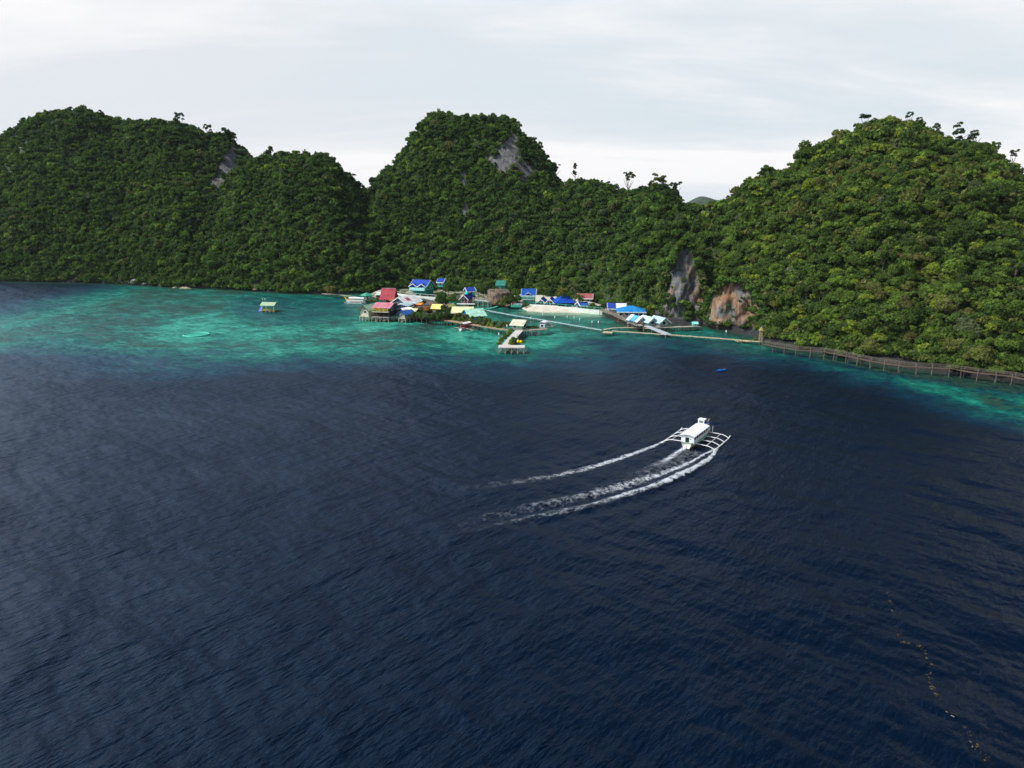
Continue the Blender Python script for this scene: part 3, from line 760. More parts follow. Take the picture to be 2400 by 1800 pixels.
def cliff(name, pts, depth_in, mat, label, seed, under=1.6, nz=30):
    """buttress of rock: pts = outline stations (px, py_base, py_top); a thick, displaced wall with an undercut foot"""
    n = 44
    st = np.linspace(0, 1, n)
    base = [G(a, b) for a, b, c in pts]
    tops = []
    for (a, b, c), q in zip(pts, base):
        v = (900 - c) / FPX; u = (a - 1200) / FPX
        t_ = q.y / (CP + v * SP); tops.append(CAM_H + t_ * (-SP + v * CP))
    k = np.linspace(0, 1, len(pts))
    bx = np.interp(st, k, [q.x for q in base]); by = np.interp(st, k, [q.y for q in base]); tz_ = np.interp(st, k, tops)
    rows = np.concatenate([np.linspace(0, 1, nz), [1.02, 1.0]])
    A, B = np.meshgrid(np.arange(n), np.arange(len(rows)), indexing='ij')
    zz_ = tz_[:, None] * np.minimum(rows, 1.02)[None, :]
    bulge = -1.6 * np.sin(np.clip(st, 0, 1) * math.pi)[:, None]
    prof = np.where(zz_ < 2.2, under * sstep(2.4, 0.6, zz_), 0.0) + zz_ * 0.16
    d = prof + bulge + (4.5 if seed < 9 else 2.0) * fbm(bx[:, None] / 6 + seed, zz_ / 9, seed % 8, 4) + 2.6 * fbm(bx[:, None] / 1.5 + seed, zz_ / 3.5, (seed + 3) % 8, 4)
    d[:, -1] += depth_in; d[:, -2] += 1.5
    X = bx[:, None] + d * (bx / np.hypot(bx, by))[:, None]; Y = by[:, None] + d * (by / np.hypot(bx, by))[:, None]
    Z = zz_.copy(); Z[:, 0] = -0.5; Z += 0.5 * fbm(bx[:, None] / 2, zz_ / 2, 2, 2) * (Z > 0.5)
    X[:1] += depth_in * 0.15; Y[:1] += depth_in; X[-1:] += depth_in * 0.2; Y[-1:] += depth_in
    o = grid_obj(name, X, Y, Z, mat)
    CLIFFG.append((X, Y, Z))
    return tag(o, label, kind='structure')
CLIFFG = []
cliff('cliff', [(1548, 752, 700), (1556, 754, 632), (1574, 756, 584), (1596, 757, 560), (1618, 757, 588), (1636, 760, 648), (1656, 764, 706)], 12, ROCK_G, 'tall grey limestone buttress with ochre stains', 3, 1.0)
cliff('cliff', [(1650, 767, 735), (1662, 770, 684), (1688, 774, 658), (1720, 778, 656), (1752, 783, 676), (1785, 792, 722)], 10, ROCK_W, 'low orange limestone bluff over a dark undercut', 11, 3.4)
def cliff_plants():
    """bushes rooted on the ledges, crown and flanks of the two bluffs"""
    rg = np.random.default_rng(21); qs, cs = [], []
    for X, Y, Z in CLIFFG:
        n, m = X.shape; zt = np.array([Z[i, m - 3] for i in range(n)])
        sites = [(i, m - 3, 1.7) for i in range(1, n - 1)] + [(i, m - 4, 1.3) for i in range(1, n - 1, 2)]
        for i in range(1, n - 1):
            edge = min(i, n - 1 - i) / (n / 2)
            for j in range(3, m - 4, 2):
                if Z[i, j] > 1.8 and rg.random() < (.7 if edge < .18 else .22 if edge < .4 else .05): sites.append((i, j, .8))
        for i, j, rr in sites:
            r = rr * (.6 + .6 * rg.random())
            q, shd = crown_cards(rg, 150, ['bush', 'round', 'bush'][rg.integers(3)], .2)
            q = q * r + np.array([X[i, j], Y[i, j] - .25 * r, Z[i, j] - .35 * r])
            qs.append(q); cs.append(TONE_C[rg.choice([0, 1, 2, 2, 3, 5])][None] * shd[:, None])
    me = cards_mesh('cliff_plants', np.concatenate(qs), np.concatenate(cs), LEAF_F)
    o = bpy.data.objects.new('cliff_plants', me); COL.objects.link(o)
    tag(o, 'bushes and creepers clinging to the two bare bluffs', kind='stuff')
cliff_plants()
def ground_patch(name, poly_px, z_in, width, mat, label, rough=0.25, kind='structure', steps=70):
    """flat-topped ground whose rim slopes into the water"""
    P = PL(*poly_px); a = np.array(P)
    gx = np.linspace(a[:, 0].min() - 4, a[:, 0].max() + 4, steps); gy = np.linspace(a[:, 1].min() - 4, a[:, 1].max() + 4, steps)
    X, Y = np.meshgrid(gx, gy, indexing='ij')
    d = sd_poly(X + 1.2 * fbm(X / 5, Y / 5, 1, 3), Y + 1.2 * fbm(X / 5 + 9, Y / 5, 4, 3), P)
    Z = -0.8 + (z_in + 0.8) * sstep(-width * .35, width, d) + rough * fbm(X / 2.5, Y / 2.5, 6, 3) * sstep(0, 2, d)
    o = grid_obj(name, X, Y, Z, mat)
    return tag(o, label, kind=kind)
def sand_mat():
    m = bpy.data.materials.new('sand'); m.use_nodes = True; t = m.node_tree; b = t.nodes['Principled BSDF']
    g = N(t, 'ShaderNodeNewGeometry'); n = N(t, 'ShaderNodeTexNoise', inputs={'Scale': 0.6, 'Detail': 8.0, 'Roughness': 0.7}); t.links.new(g.outputs['Position'], n.inputs['Vector'])
    t.links.new(ramp(t, n.outputs[0], [(0.3, (0.44, 0.38, 0.29)), (0.55, (0.60, 0.54, 0.43)), (0.75, (0.70, 0.65, 0.54))]), b.inputs['Base Color'])
    b.inputs['Roughness'].default_value = 0.95
    return m
SANDM = sand_mat()
def turf_mat():
    m = bpy.data.materials.new('patchy_turf'); m.use_nodes = True; t = m.node_tree; b = t.nodes['Principled BSDF']
    g = N(t, 'ShaderNodeNewGeometry'); n = N(t, 'ShaderNodeTexNoise', inputs={'Scale': 0.28, 'Detail': 8.0, 'Roughness': 0.7}); t.links.new(g.outputs['Position'], n.inputs['Vector'])
    t.links.new(ramp(t, n.outputs[0], [(0.40, (0.05, 0.085, 0.03)), (0.50, (0.14, 0.15, 0.07)), (0.58, (0.42, 0.37, 0.27)), (0.75, (0.55, 0.49, 0.38))]), b.inputs['Base Color'])
    b.inputs['Roughness'].default_value = 0.95
    return m
TURFM = turf_mat()
ground_patch('beach', [(1205, 715), (1222, 730), (1290, 734), (1345, 735), (1410, 735), (1440, 728), (1410, 708), (1300, 694), (1190, 690), (1180, 704)], 1.3, 9, SANDM, 'pale sand beach below the cottages')
ground_patch('shore_terrace', [(855, 692), (900, 704), (1000, 702), (1030, 706), (1060, 702), (1110, 703), (1145, 700), (1150, 692), (1000, 682), (870, 686)], 1.7, 6, TURFM, 'low sandy terrace under the turquoise house')
ground_patch('small_beach', [(390, 675), (420, 677), (462, 679), (455, 670), (410, 668)], 0.9, 5, TURFM, 'tiny patch of sand at the foot of the left hill', 0.15, steps=30)
# ================================================================== BUILDINGS
def window(parent, cx, cz, w, h, face, off, frame, pane):
    """frame with pane on a wall face: face 'f' (y = off, looking -y) or 'l'/'r' (x = off)"""
    def bx(mb, a0, a1, z0, z1, d0, d1):
        if face == 'f': mb.box(a0, a1, off - d1, off - d0, z0, z1)
        elif face == 'l': mb.box(off - d1, off - d0, a0, a1, z0, z1)
        else: mb.box(off + d0, off + d1, a0, a1, z0, z1)
    m = MB(); e = 0.09
    bx(m, cx - w / 2 - e, cx + w / 2 + e, cz - h / 2 - e, cz - h / 2, 0.003, 0.08); bx(m, cx - w / 2 - e, cx + w / 2 + e, cz + h / 2, cz + h / 2 + e, 0.003, 0.08)
    bx(m, cx - w / 2 - e, cx - w / 2, cz - h / 2, cz + h / 2, 0.003, 0.08); bx(m, cx + w / 2, cx + w / 2 + e, cz - h / 2, cz + h / 2, 0.003, 0.08)
    f = m.build('window', frame, parent)
    p = MB(); bx(p, cx - w / 2, cx + w / 2, cz - h / 2, cz + h / 2, 0.003, 0.03); p.build('pane', pane, f)
DARK = paint('dark_opening', (0.012, 0.014, 0.016), 0.35, 0.2)
WHITE = paint('white_paint', '#e9ebe8', 0.5, 0.07)
WOOD = paint('grey_wood', '#a0978a', 0.85, 0.3, 3.0); WOODD = paint('dark_wood', '#5f5045', 0.9, 0.3, 3.0); BAMBOO = paint('bamboo', '#b7a886', 0.75, 0.25, 3.0)
CONC = paint('concrete', '#b9b4a8', 0.9, 0.2, 1.0)
def house(name, label, px0, px1, py, z, depth, wall_px, roof_px, wall, roof, rtype='gable_x', rz=0, over=0.5, cat='house', group=None,
          wins=(), door=None, fascia=None, stilts=0, floor=None, openw=False, posts=None, rough=0.65, corr=True, gablets=0, balcony=None, mid=None, lower=None, wratio=1.0, at=None):
    sc = scale_at((px0 + px1) / 2, py, z)
    c = at if at is not None else G((px0 + px1) / 2, py, z)
    if at is not None: sc = math.hypot(at.x, at.y) / FPX * 1.01
    w = (px1 - px0) * sc * wratio; d = depth; h = wall_px * sc; rh = roof_px * sc
    rz = R(rz)
    o = empty(name, c, rz, label, cat, group)
    W2 = w / 2
    wm = wall if not isinstance(wall, str) else paint('wall_' + wall, wall, 0.75, 0.12)
    hb = h * (0.48 if lower is not None else 0)
    if openw:
        pm = posts or WHITE
        for (a, b) in ((-W2 + .15, .15), (W2 - .15, .15), (-W2 + .15, d - .15), (W2 - .15, d - .15), (0, .15)):
            MB().box(a - .1, a + .1, b - .1, b + .1, 0, h).build('post', pm, o)
        MB().box(-W2, W2, d * .8, d, 0, h * .55).build('back_wall', wm, o)
    else:
        m = MB(); m.box(-W2, W2, 0, d, hb, h)
        if rtype == 'gable_x':
            m.add([(-W2, 0, h), (-W2, d, h), (-W2, d / 2, h + rh), (W2, 0, h), (W2, d, h), (W2, d / 2, h + rh)], [(0, 1, 2), (5, 4, 3), (0, 2, 5, 3), (1, 4, 5, 2)])
        elif rtype == 'gable_y':
            m.add([(-W2, 0, h), (W2, 0, h), (0, 0, h + rh), (-W2, d, h), (W2, d, h), (0, d, h + rh)], [(0, 1, 2), (5, 4, 3), (0, 2, 5, 3), (1, 4, 5, 2)])
        m.build('wall', wm, o)
        if lower is not None:
            MB().box(-W2 + .05, W2 - .05, 1.1, d - .05, 0, hb).build('ground_floor_wall', lower, o)
            for a in np.linspace(-W2 + .15, W2 - .15, 4): MB().box(a - .12, a + .12, .03, .27, 0, hb).build('post', wm, o)
    # roof
    rm = roof if not isinstance(roof, str) else paint('roof_' + roof, roof, rough, 0.27, 0.7, corr=(('Y' if rtype == 'gable_y' else 'X'), 0.6) if corr else None)
    m = MB(); th = 0.12; ov = over
    if rtype == 'gable_x':
        k = rh / (d / 2); e = 0.06
        m.slab((-W2 - ov, -ov, h - k * ov + e), (W2 + ov, -ov, h - k * ov + e), (W2 + ov, d / 2, h + rh + e), (-W2 - ov, d / 2, h + rh + e), th)
        m.slab((-W2 - ov, d / 2, h + rh + e), (W2 + ov, d / 2, h + rh + e), (W2 + ov, d + ov, h - k * ov + e), (-W2 - ov, d + ov, h - k * ov + e), th)
        front_z = h - k * ov
    elif rtype == 'gable_y':
        k = rh / W2; e = 0.06
        m.slab((-W2 - ov, -ov, h - k * ov + e), (0, -ov, h + rh + e), (0, d + ov, h + rh + e), (-W2 - ov, d + ov, h - k * ov + e), th)
        m.slab((0, -ov, h + rh + e), (W2 + ov, -ov, h - k * ov + e), (W2 + ov, d + ov, h - k * ov + e), (0, d + ov, h + rh + e), th)
    elif rtype == 'hip':
        r2 = min(W2, d / 2) * 0.9; e = 0.05
        A, B, C_, D = (-W2 - ov, -ov, h + e), (W2 + ov, -ov, h + e), (W2 + ov, d + ov, h + e), (-W2 - ov, d + ov, h + e)
        P, Q = (-W2 + r2, d / 2, h + rh + e), (W2 - r2, d / 2, h + rh + e)
        m.slab(A, B, Q, P, th); m.slab(C_, D, P, Q, th); m.tri(B, C_, Q, th); m.tri(D, A, P, th)
    elif rtype == 'shed':
        m.slab((-W2 - ov, -ov, h), (W2 + ov, -ov, h), (W2 + ov, d + ov, h + rh), (-W2 - ov, d + ov, h + rh), th)
    elif rtype == 'barrel':
        n = 8
        for i in range(n):
            a0, a1 = math.pi * i / n, math.pi * (i + 1) / n
            p0 = (-(W2 + ov) * math.cos(a0), h + rh * math.sin(a0)); p1 = (-(W2 + ov) * math.cos(a1), h + rh * math.sin(a1))
            m.slab((p0[0], -ov, p0[1]), (p1[0], -ov, p1[1]), (p1[0], d + ov, p1[1]), (p0[0], d + ov, p0[1]), 0.06)
    ro = m.build('roof', rm, o)
    if fascia is not None:
        fs_ = []
        if rtype == 'gable_y':
            for y0 in (-ov - .08, d + ov + .002):
                f = MB(); fs_.append(f)
                for sgn in (-1, 1):
                    f.slab((sgn * (W2 + ov), y0, h - k * ov + .10), (sgn * (W2 + ov), y0 + .08, h - k * ov + .10), (0, y0 + .08, h + rh + .10), (0, y0, h + rh + .10), .34)
        elif rtype == 'gable_x':
            if not gablets: fs_.append(MB().box(-W2 - ov, W2 + ov, -ov - .09, -ov - .003, front_z - .22, front_z + .14))
            for sgn in (-1, 1):
                f = MB(); fs_.append(f)
                for y0, y1 in ((-ov, d / 2), (d + ov, d / 2)):
                    x0 = sgn * (W2 + ov + .003); x1 = sgn * (W2 + ov + .09)
                    f.slab((x0, y0, front_z + .14), (x1, y0, front_z + .14), (x1, y1, h + rh + .14), (x0, y1, h + rh + .14), .34)
        elif rtype == 'hip':
            fs_.append(MB().box(-W2 - ov, W2 + ov, -ov - .08, -ov - .003, h - .2, h + .08))
        if gablets: f = MB(); fs_.append(f)
        for gi in range(gablets):
            gw = (w + 2 * ov) / gablets; cx = -W2 - ov + gw * (gi + .5)
            y0 = -ov - .45; hz = gw * 0.30
            for sgn in (-1, 1):
                f.slab((cx + sgn * gw / 2, y0, front_z + .1), (cx + sgn * gw / 2, y0 + .1, front_z + .1), (cx, y0 + .1, front_z + .1 + hz), (cx, y0, front_z + .1 + hz), .32)
        for f in fs_: f.build('fascia', fascia, o)
        for gi in range(gablets):
            gw = (w + 2 * ov) / gablets; cx = -W2 - ov + gw * (gi + .5); y0 = -ov - .44; hz = gw * .30
            yb = (hz + .1) / k - ov if k > 0 else 1
            g = MB()
            for sgn in (-1, 1):
                g.slab((cx + sgn * gw / 2, y0, front_z + .13), (cx, y0, front_z + .13 + hz), (cx, yb, front_z + .13 + hz), (cx + sgn * gw / 2, yb - (hz / k) * .9, front_z + .13), .06)
            g.build('gablet', rm, o)
    for wn in wins:
        face, cx, cz, ww, wh = wn
        if face == 'f': window(o, cx * w, cz * h, ww, wh, 'f', 0.0, WHITE, DARK)
        elif face == 'l': window(o, cx * d, cz * h, ww, wh, 'l', -W2, WHITE, DARK)
        else: window(o, cx * d, cz * h, ww, wh, 'r', W2, WHITE, DARK)
    if door is not None:
        dm = MB().box(door * w - .45, door * w + .45, -.06, -.003, 0, 2.0).build('door', WOODD, o)
        MB().tube([(door * w + .3, -.06, 1.0), (door * w + .3, -.11, 1.0)], .04, 6).build('handle', WHITE, dm)
    if balcony is not None:
        bz, bmats = balcony
        b0 = bz * h
        MB().box(-W2 - .3, W2 + .3, -1.3, -.003, b0 - .16, b0).build('balcony_floor', CONC, o)
        m = MB(); m.box(-W2 - .3, W2 + .3, -1.3, -1.22, b0 + .85, b0 + .95)
        for a in np.linspace(-W2 - .25, W2 + .25, max(6, int(w / .32))): m.box(a - .05, a + .05, -1.29, -1.23, b0, b0 + .85)
        m.build('balustrade', bmats, o)
        for a in (-W2 - .2, -W2 / 3, W2 / 3, W2 + .2): MB().box(a - .08, a + .08, -1.3, -1.14, b0 + .95, h).build('post', bmats, o)
    if floor is not None:
        MB().box(-W2 - .5, W2 + .5, -floor, d + .3, -.18, -.003).build('deck', WOOD, o)
    if stilts:
        for a in np.linspace(-W2 - .3, W2 + .3, stilts):
            for b in (-(floor or .2) + .15, d * .5, d - .1):
                MB().box(a - .09, a + .09, b - .09, b + .09, -z - 1.2, -.19 if floor is not None else -.003).build('stilt', WOOD if (stilts % 2) else BAMBOO, o)
        m = MB(); y0 = -(floor or .2) + .05; xs = np.linspace(-W2 - .3, W2 + .3, stilts)
        for i in range(stilts - 1): m.tube([(xs[i], y0, -z + .25 if i % 2 else -.3), (xs[i + 1], y0, -.3 if i % 2 else -z + .25)], .05, 5)
        m.build('brace', WOOD, o)
    o['w'], o['d'], o['h'] = w, d, h
    return o
def dims(o): return o['w'], o['d'], o['h']
GRP = 'houses of the shore village'
TURQ, TURQ2, BLUE = '#2fc9b2', '#49b5ac', '#143f9e'
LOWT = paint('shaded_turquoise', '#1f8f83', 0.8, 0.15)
# --- turquoise houses
hs = house('house', 'two-storey turquoise house with twin-gabled blue roof on the terrace', 961, 1001, 691.5, 1.8, 6.0, 22, 12, TURQ, BLUE, 'gable_x', -24, 0.6, group=GRP, fascia=WHITE, gablets=2,
           wins=[('r', .3, .75, .9, 1.0), ('r', .7, .75, .9, 1.0), ('f', -.25, .8, 1.2, 1.0), ('f', .25, .8, 1.2, 1.0)], lower=LOWT)
w, d, h = dims(hs); MB().box(-w / 2 - .1, w / 2 + .1, -1.2, -.003, h * .50, h * .50 + 1.15).build('balcony', paint('pale_turquoise', '#a6e6db', .7, .1), hs)
house('house', 'turquoise house with plain blue roof and small white gable above the beach', 1225, 1252, 712, 1.4, 6.5, 21, 12, TURQ2, '#104d9f', 'gable_x', -6, 0.6, group=GRP, fascia=WHITE,
      wins=[('f', -.28, .76, .9, 1.0), ('f', .05, .76, .8, 1.0), ('f', .33, .76, 1.2, 1.1)], lower=LOWT, balcony=(.5, paint('turquoise_rail', '#7fdccb', .7, .1)))
gh = [o for o in COL.objects if o.name.startswith('house')][-1]
w, d, h = dims(gh); gz = h + .35
m = MB()
for sgn in (-1, 1): m.slab((sgn * 1.1, -.75, gz), (sgn * 1.1, -.65, gz), (0, -.65, gz + .6), (0, -.75, gz + .6), .22)
m.build('gable_trim', WHITE, gh)
m = MB()
for sgn in (-1, 1): m.slab((sgn * 1.15, -.72, gz + .05), (0, -.72, gz + .65), (0, 1.1, gz + .65), (sgn * 1.15, .3, gz + .05), .06)
m.build('gablet', paint('roof_#1c5cb8', '#104d9f', .45, .13), gh)
house('house', 'narrow turquoise building with blue roof behind the pink house', 1096, 1114, 704, 1.6, 4.0, 22, 7, TURQ, '#23409a', 'gable_x', 20, 0.4, group=GRP, fascia=WHITE, wins=[('f', 0, .75, .9, 1.0), ('f', .2, .35, .7, 1.0)])
house('house', 'blue roof of a small hut half hidden by trees behind the terrace', 1026, 1039, 676, 2, 4.0, 11, 7, TURQ2, BLUE, 'gable_x', -15, 0.4, group=GRP, fascia=WHITE, at=GY(1032, 672, 304), wins=[('f', 0, .55, .8, .9)])
# --- pink house
house('house', 'pink house with navy roof and white gable boards at the inner water\'s edge', 1080, 1097, 711.5, 1.0, 6.5, 13, 7.5, '#c98f92', '#1d2470', 'gable_y', -22, 0.7, group=GRP, fascia=WHITE, wins=[('f', -.2, .55, .8, .9), ('r', .5, .6, 1.0, .9)], door=.22, stilts=3)
# --- red steep-roofed house
rh_ = house('house', 'red house with tall steep red roof and orange deck', 893, 922, 705.5, 1.6, 5.2, 7, 20, '#8c3a35', '#a83a48', 'gable_x', -8, 0.5, group=GRP, wins=[('f', -.25, .5, .9, .8), ('f', .25, .5, .9, .8)])
w, d, h = dims(rh_)
MB().box(-w / 2 - .4, w / 2 + .4, d / 2 - .18, d / 2 + .18, 20 * scale_at(907, 705.5, 1.6) + h + .10, 20 * scale_at(907, 705.5, 1.6) + h + .24).build('ridge_cap', paint('pale_ridge', '#d9a9ad', .5, .1), rh_)
ov_ = empty('viewing_deck', G(925, 703, 2.6), R(-8), 'small orange-railed deck beside the steep red roof', 'deck')
ORANGE = paint('orange_paint', '#e58a2d', .6, .15)
MB().box(-1.7, 1.7, -.9, .9, -.15, 0).build('floor', ORANGE, ov_)
m = MB(); m.box(-1.7, 1.7, -.9, -.82, .8, .9); m.box(-1.7, -1.62, -.9, .9, .8, .9); m.box(1.62, 1.7, -.9, .9, .8, .9)
for a in np.linspace(-1.65, 1.65, 6): m.box(a - .05, a + .05, -.9, -.82, 0, .8)
m.build('railing', ORANGE, ov_)
for a in (-1.5, 1.5):
    for b in (-.7, .7): MB().box(a - .08, a + .08, b - .08, b + .08, -2.6, -.16).build('leg', ORANGE, ov_)
# --- large white gable roof
wg = house('hall', 'large open hall under a broad white gabled roof with a red panel', 914, 957, 716, 1.6, 9.0, 6.5, 13, '#56666c', '#eceaea', 'gable_y', -30, 0.5, cat='hall', group=GRP, fascia=WHITE, openw=False, rough=.5, wins=[('f', -.2, .5, 1.6, .7), ('f', .2, .5, 1.6, .7)])
w, d, h = dims(wg); rr = 13 * scale_at(935, 716, 1.6)
kx = rr / (w / 2)
m = MB(); x0, x1 = w * .12, w * .36
m.slab((x0, 2.0, h + rr - kx * x0 + .1), (x1, 2.0, h + rr - kx * x1 + .1), (x1, 4.2, h + rr - kx * x1 + .1), (x0, 4.2, h + rr - kx * x0 + .1), .03)
m.build('roof_panel', paint('red_panel', '#b35c6b', .5, .15), wg)
house('shed', 'dark teal shed with low pale blue-grey roof in front of the white hall', 925, 955, 724, 1.6, 4.5, 7.5, 3.5, '#2d4650', '#a9c3c6', 'gable_y', -12, .5, cat='shed', group=GRP, wins=[('f', .2, .5, 1.5, .9)])
house('shed', 'small shed with rounded pale grey roof right of the white hall', 960, 975, 718, 1.6, 3.0, 4, 3, '#8a4a45', '#b9c6c8', 'barrel', -10, .3, cat='shed', group=GRP, corr=False, wins=[('f', 0, .5, .8, .4)])
house('shed', 'tiny stall under a bright orange awning among the islet plants', 977, 987, 718, 2.2, 1.8, 4, 3, '#9a6b3a', '#e58a2d', 'shed', -10, .2, cat='stall', group=GRP, corr=False)
house('shed', 'small cream canopy behind the orange awning', 973, 984, 711, 1.7, 2.0, 4, 2, '#a09a86', '#f1ead2', 'hip', 0, .3, cat='canopy', group=GRP, corr=False, openw=True)
# --- green gazebo and small hut, left
gz_ = house('gazebo', 'green pyramid-roofed gazebo by the left end of the village', 857, 873, 701, 1.2, 3.0, 8, 6.5, '#8d8f80', '#3f9b78', 'hip', 40, .7, cat='gazebo', group=GRP, openw=True, corr=False, stilts=2, floor=.3)
house('shed', 'little reddish hut with pale grey roof between gazebo and steep red roof', 881, 890, 700, 1.4, 2.4, 9, 6, '#7a4a44', '#c3cac2', 'shed', -10, .3, cat='hut', group=GRP)
# --- stilt houses
house('stilt_house', 'cream stilt house with pale green roof at the village\'s seaward corner', 843, 866, 741.5, 1.5, 7.0, 17, 9, '#cfc7ab', '#9dbfa4', 'gable_y', -28, .6, group=GRP, fascia=WOODD, stilts=4, floor=.3, wins=[('f', .12, .62, .9, .7), ('f', .05, 1.05, .6, .5), ('r', .4, .55, 1.0, .8), ('r', .75, .55, 1.0, .8)])
YEL = paint('yellow_paint', '#d8bd1c', .6, .12)
yh = house('stilt_house', 'stilt house with pink roof and bright yellow balcony over open lower deck', 876, 913, 742, 1.6, 6.5, 22, 8, '#41474b', '#bf7580', 'gable_x', -14, .7, group=GRP, stilts=5, floor=1.5, lower=paint('brown_boards', '#4a3a2c', .9, .3), balcony=(.55, YEL),
      wins=[('f', -.3, .8, 1.3, .9), ('f', 0, .8, 1.3, .9), ('f', .3, .8, 1.3, .9), ('r', .4, .75, 1.2, 1.0)])
w, d, h = dims(yh)
for a in (-w * .15, w * .15): MB().box(a - .28, a + .28, -.09, -.003, h * .56, h - .1).build('yellow_panel', YEL, yh)
lad = MB()
for a in (-1.6, -.9): lad.tube([(a, -1.7, -1.9), (a + .25, -1.55, .3)], .05, 5)
for k in range(5): lad.tube([(-1.6 + .05 * k, -1.68 + .03 * k, -1.6 + .4 * k), (-.9 + .05 * k, -1.68 + .03 * k, -1.6 + .4 * k)], .04, 5)
lad.build('ladder', WOOD, yh)
house('shed', 'shack with curved white roof right of the yellow balcony', 926, 948, 737, 1.6, 4.5, 9, 5, '#757a78', '#eeeef0', 'barrel', -35, .4, cat='shack', group=GRP, corr=False, stilts=2)
house('shed', 'beige woven-walled shack under a blue tarpaulin on stilts', 934, 951, 746, 1.4, 4.0, 12, 5, '#b3a78f', '#2f5aa8', 'gable_y', -34, .8, cat='shack', group=GRP, corr=False, stilts=3, floor=.2, wins=[('f', -.05, .6, .6, .5)])
house('shed', 'low shed with cream roof behind the blue tarpaulin', 956, 973, 736, 2.0, 4.0, 7, 4, '#8c8468', '#e8d9a2', 'gable_x', -15, .4, cat='shed', group=GRP)
house('shed', 'yellow-roofed shed among shrubs on top of the islet', 1012, 1031, 727, 2.6, 4.0, 5, 7, '#b49b4a', '#ead97d', 'gable_x', -12, .5, cat='shed', group=GRP)
house('shed', 'bit of yellow gabled roof between the islet trees', 1045, 1055, 724, 2.6, 3.0, 5, 6, '#b49b4a', '#ecdc86', 'gable_y', -30, .4, cat='shed', group=GRP)
ly = house('house', 'long olive house with pale yellow roof behind the blue house', 1062, 1103, 744, 1.9, 6.0, 13, 9, '#8d8032', '#ece0a2', 'gable_x', -4, .6, group=GRP, stilts=4, floor=.5, fascia=paint('cream_trim', '#f0e8cf', .5, .08), wins=[('f', -.3, .5, 1.0, .8), ('f', 0, .5, 1.0, .8)])
MB().box(-2.5, 3.4, 6.2, 7.2, 3.4, 3.55).build('rear_canopy', WHITE, ly)
bh = house('house', 'bright blue house with mint green roof on the walkway', 1100, 1137, 749.5, 1.9, 6.2, 11, 12, '#3f8fb8', '#a9d6bf', 'gable_x', 24, .7, group=GRP, stilts=4, floor=.8, wins=[('f', -.3, .55, .9, .9), ('f', .02, .55, .9, .9), ('f', .32, .55, .9, .9), ('l', .5, .5, 2.4, 1.0)])
w, d, h = dims(bh); rr = 12 * scale_at(1118, 749.5, 1.9)
MB().add([(-w / 2 - .03, .2, h), (-w / 2 - .03, d - .2, h), (-w / 2 - .03, d / 2, h + rr * .93), (-w / 2 - .004, .2, h), (-w / 2 - .004, d - .2, h), (-w / 2 - .004, d / 2, h + rr * .93)], [(0, 1, 2), (5, 4, 3), (0, 3, 4, 1), (1, 4, 5, 2), (2, 5, 3, 0)]).build('gable_panel', paint('strong_blue', '#2a86d4', .6, .1), bh)
# --- hut on the jetty, white tent hut
jh = house('hut', 'pale turquoise jetty hut with cream roof', 1199, 1224, 770.5, 1.9, 5.0, 10, 8.5, '#8db8a8', '#cfc7ae', 'gable_x', -20, .65, cat='hut', group=GRP, wins=[('r', .5, .5, 2.2, 1.0), ('f', -.2, .55, .8, .8)], stilts=3, floor=.8)
house('hut', 'little pale hut with rounded white roof near the end of the side pier', 1264, 1277, 768, 1.9, 2.6, 9, 5, '#b9cfcf', '#f0f0f2', 'barrel', -20, .2, cat='hut', group=GRP, corr=False, wins=[('f', 0, .5, .7, .7)])
# --- beach cottages
house('cottage', 'left of two small beach cottages with white-edged blue gables', 1260, 1275, 713.5, 1.4, 6.0, 7.5, 6.5, '#9aa29c', '#17408c', 'gable_y', -10, .8, cat='cottage', group='beach cottages', fascia=WHITE, openw=True)
house('cottage', 'right of two small beach cottages with white-edged blue gables', 1281, 1296, 714.5, 1.4, 6.0, 8, 7.5, '#9aa29c', '#17408c', 'gable_y', -10, .8, cat='cottage', group='beach cottages', fascia=WHITE, openw=True)
house('pavilion', 'large pavilion with sweeping bright blue hipped roof on the beach', 1306, 1349, 718, 1.4, 9.0, 8.5, 14, '#7f8d8a', '#0d48a8', 'hip', 4, .8, cat='pavilion', group=GRP, openw=True, posts=paint('turquoise_post', '#49c8b6', .6, .1))
house('house', 'house with rusty red roof and white eave behind the beach', 1357, 1386, 712, 1.6, 5.0, 11, 8, '#6a6f68', '#a3575a', 'gable_x', -6, .6, group=GRP, fascia=WHITE, at=GY(1371, 709, 273), wins=[('f', -.25, .5, 1, .9), ('f', .25, .5, 1, .9)])
house('shed', 'small shelter with blue and white striped roof at the right of the beach', 1361, 1379, 722, 1.4, 4.0, 7, 6, '#7b8a84', '#2c5fae', 'gable_x', 18, .5, cat='shelter', group=GRP, fascia=WHITE, openw=True)
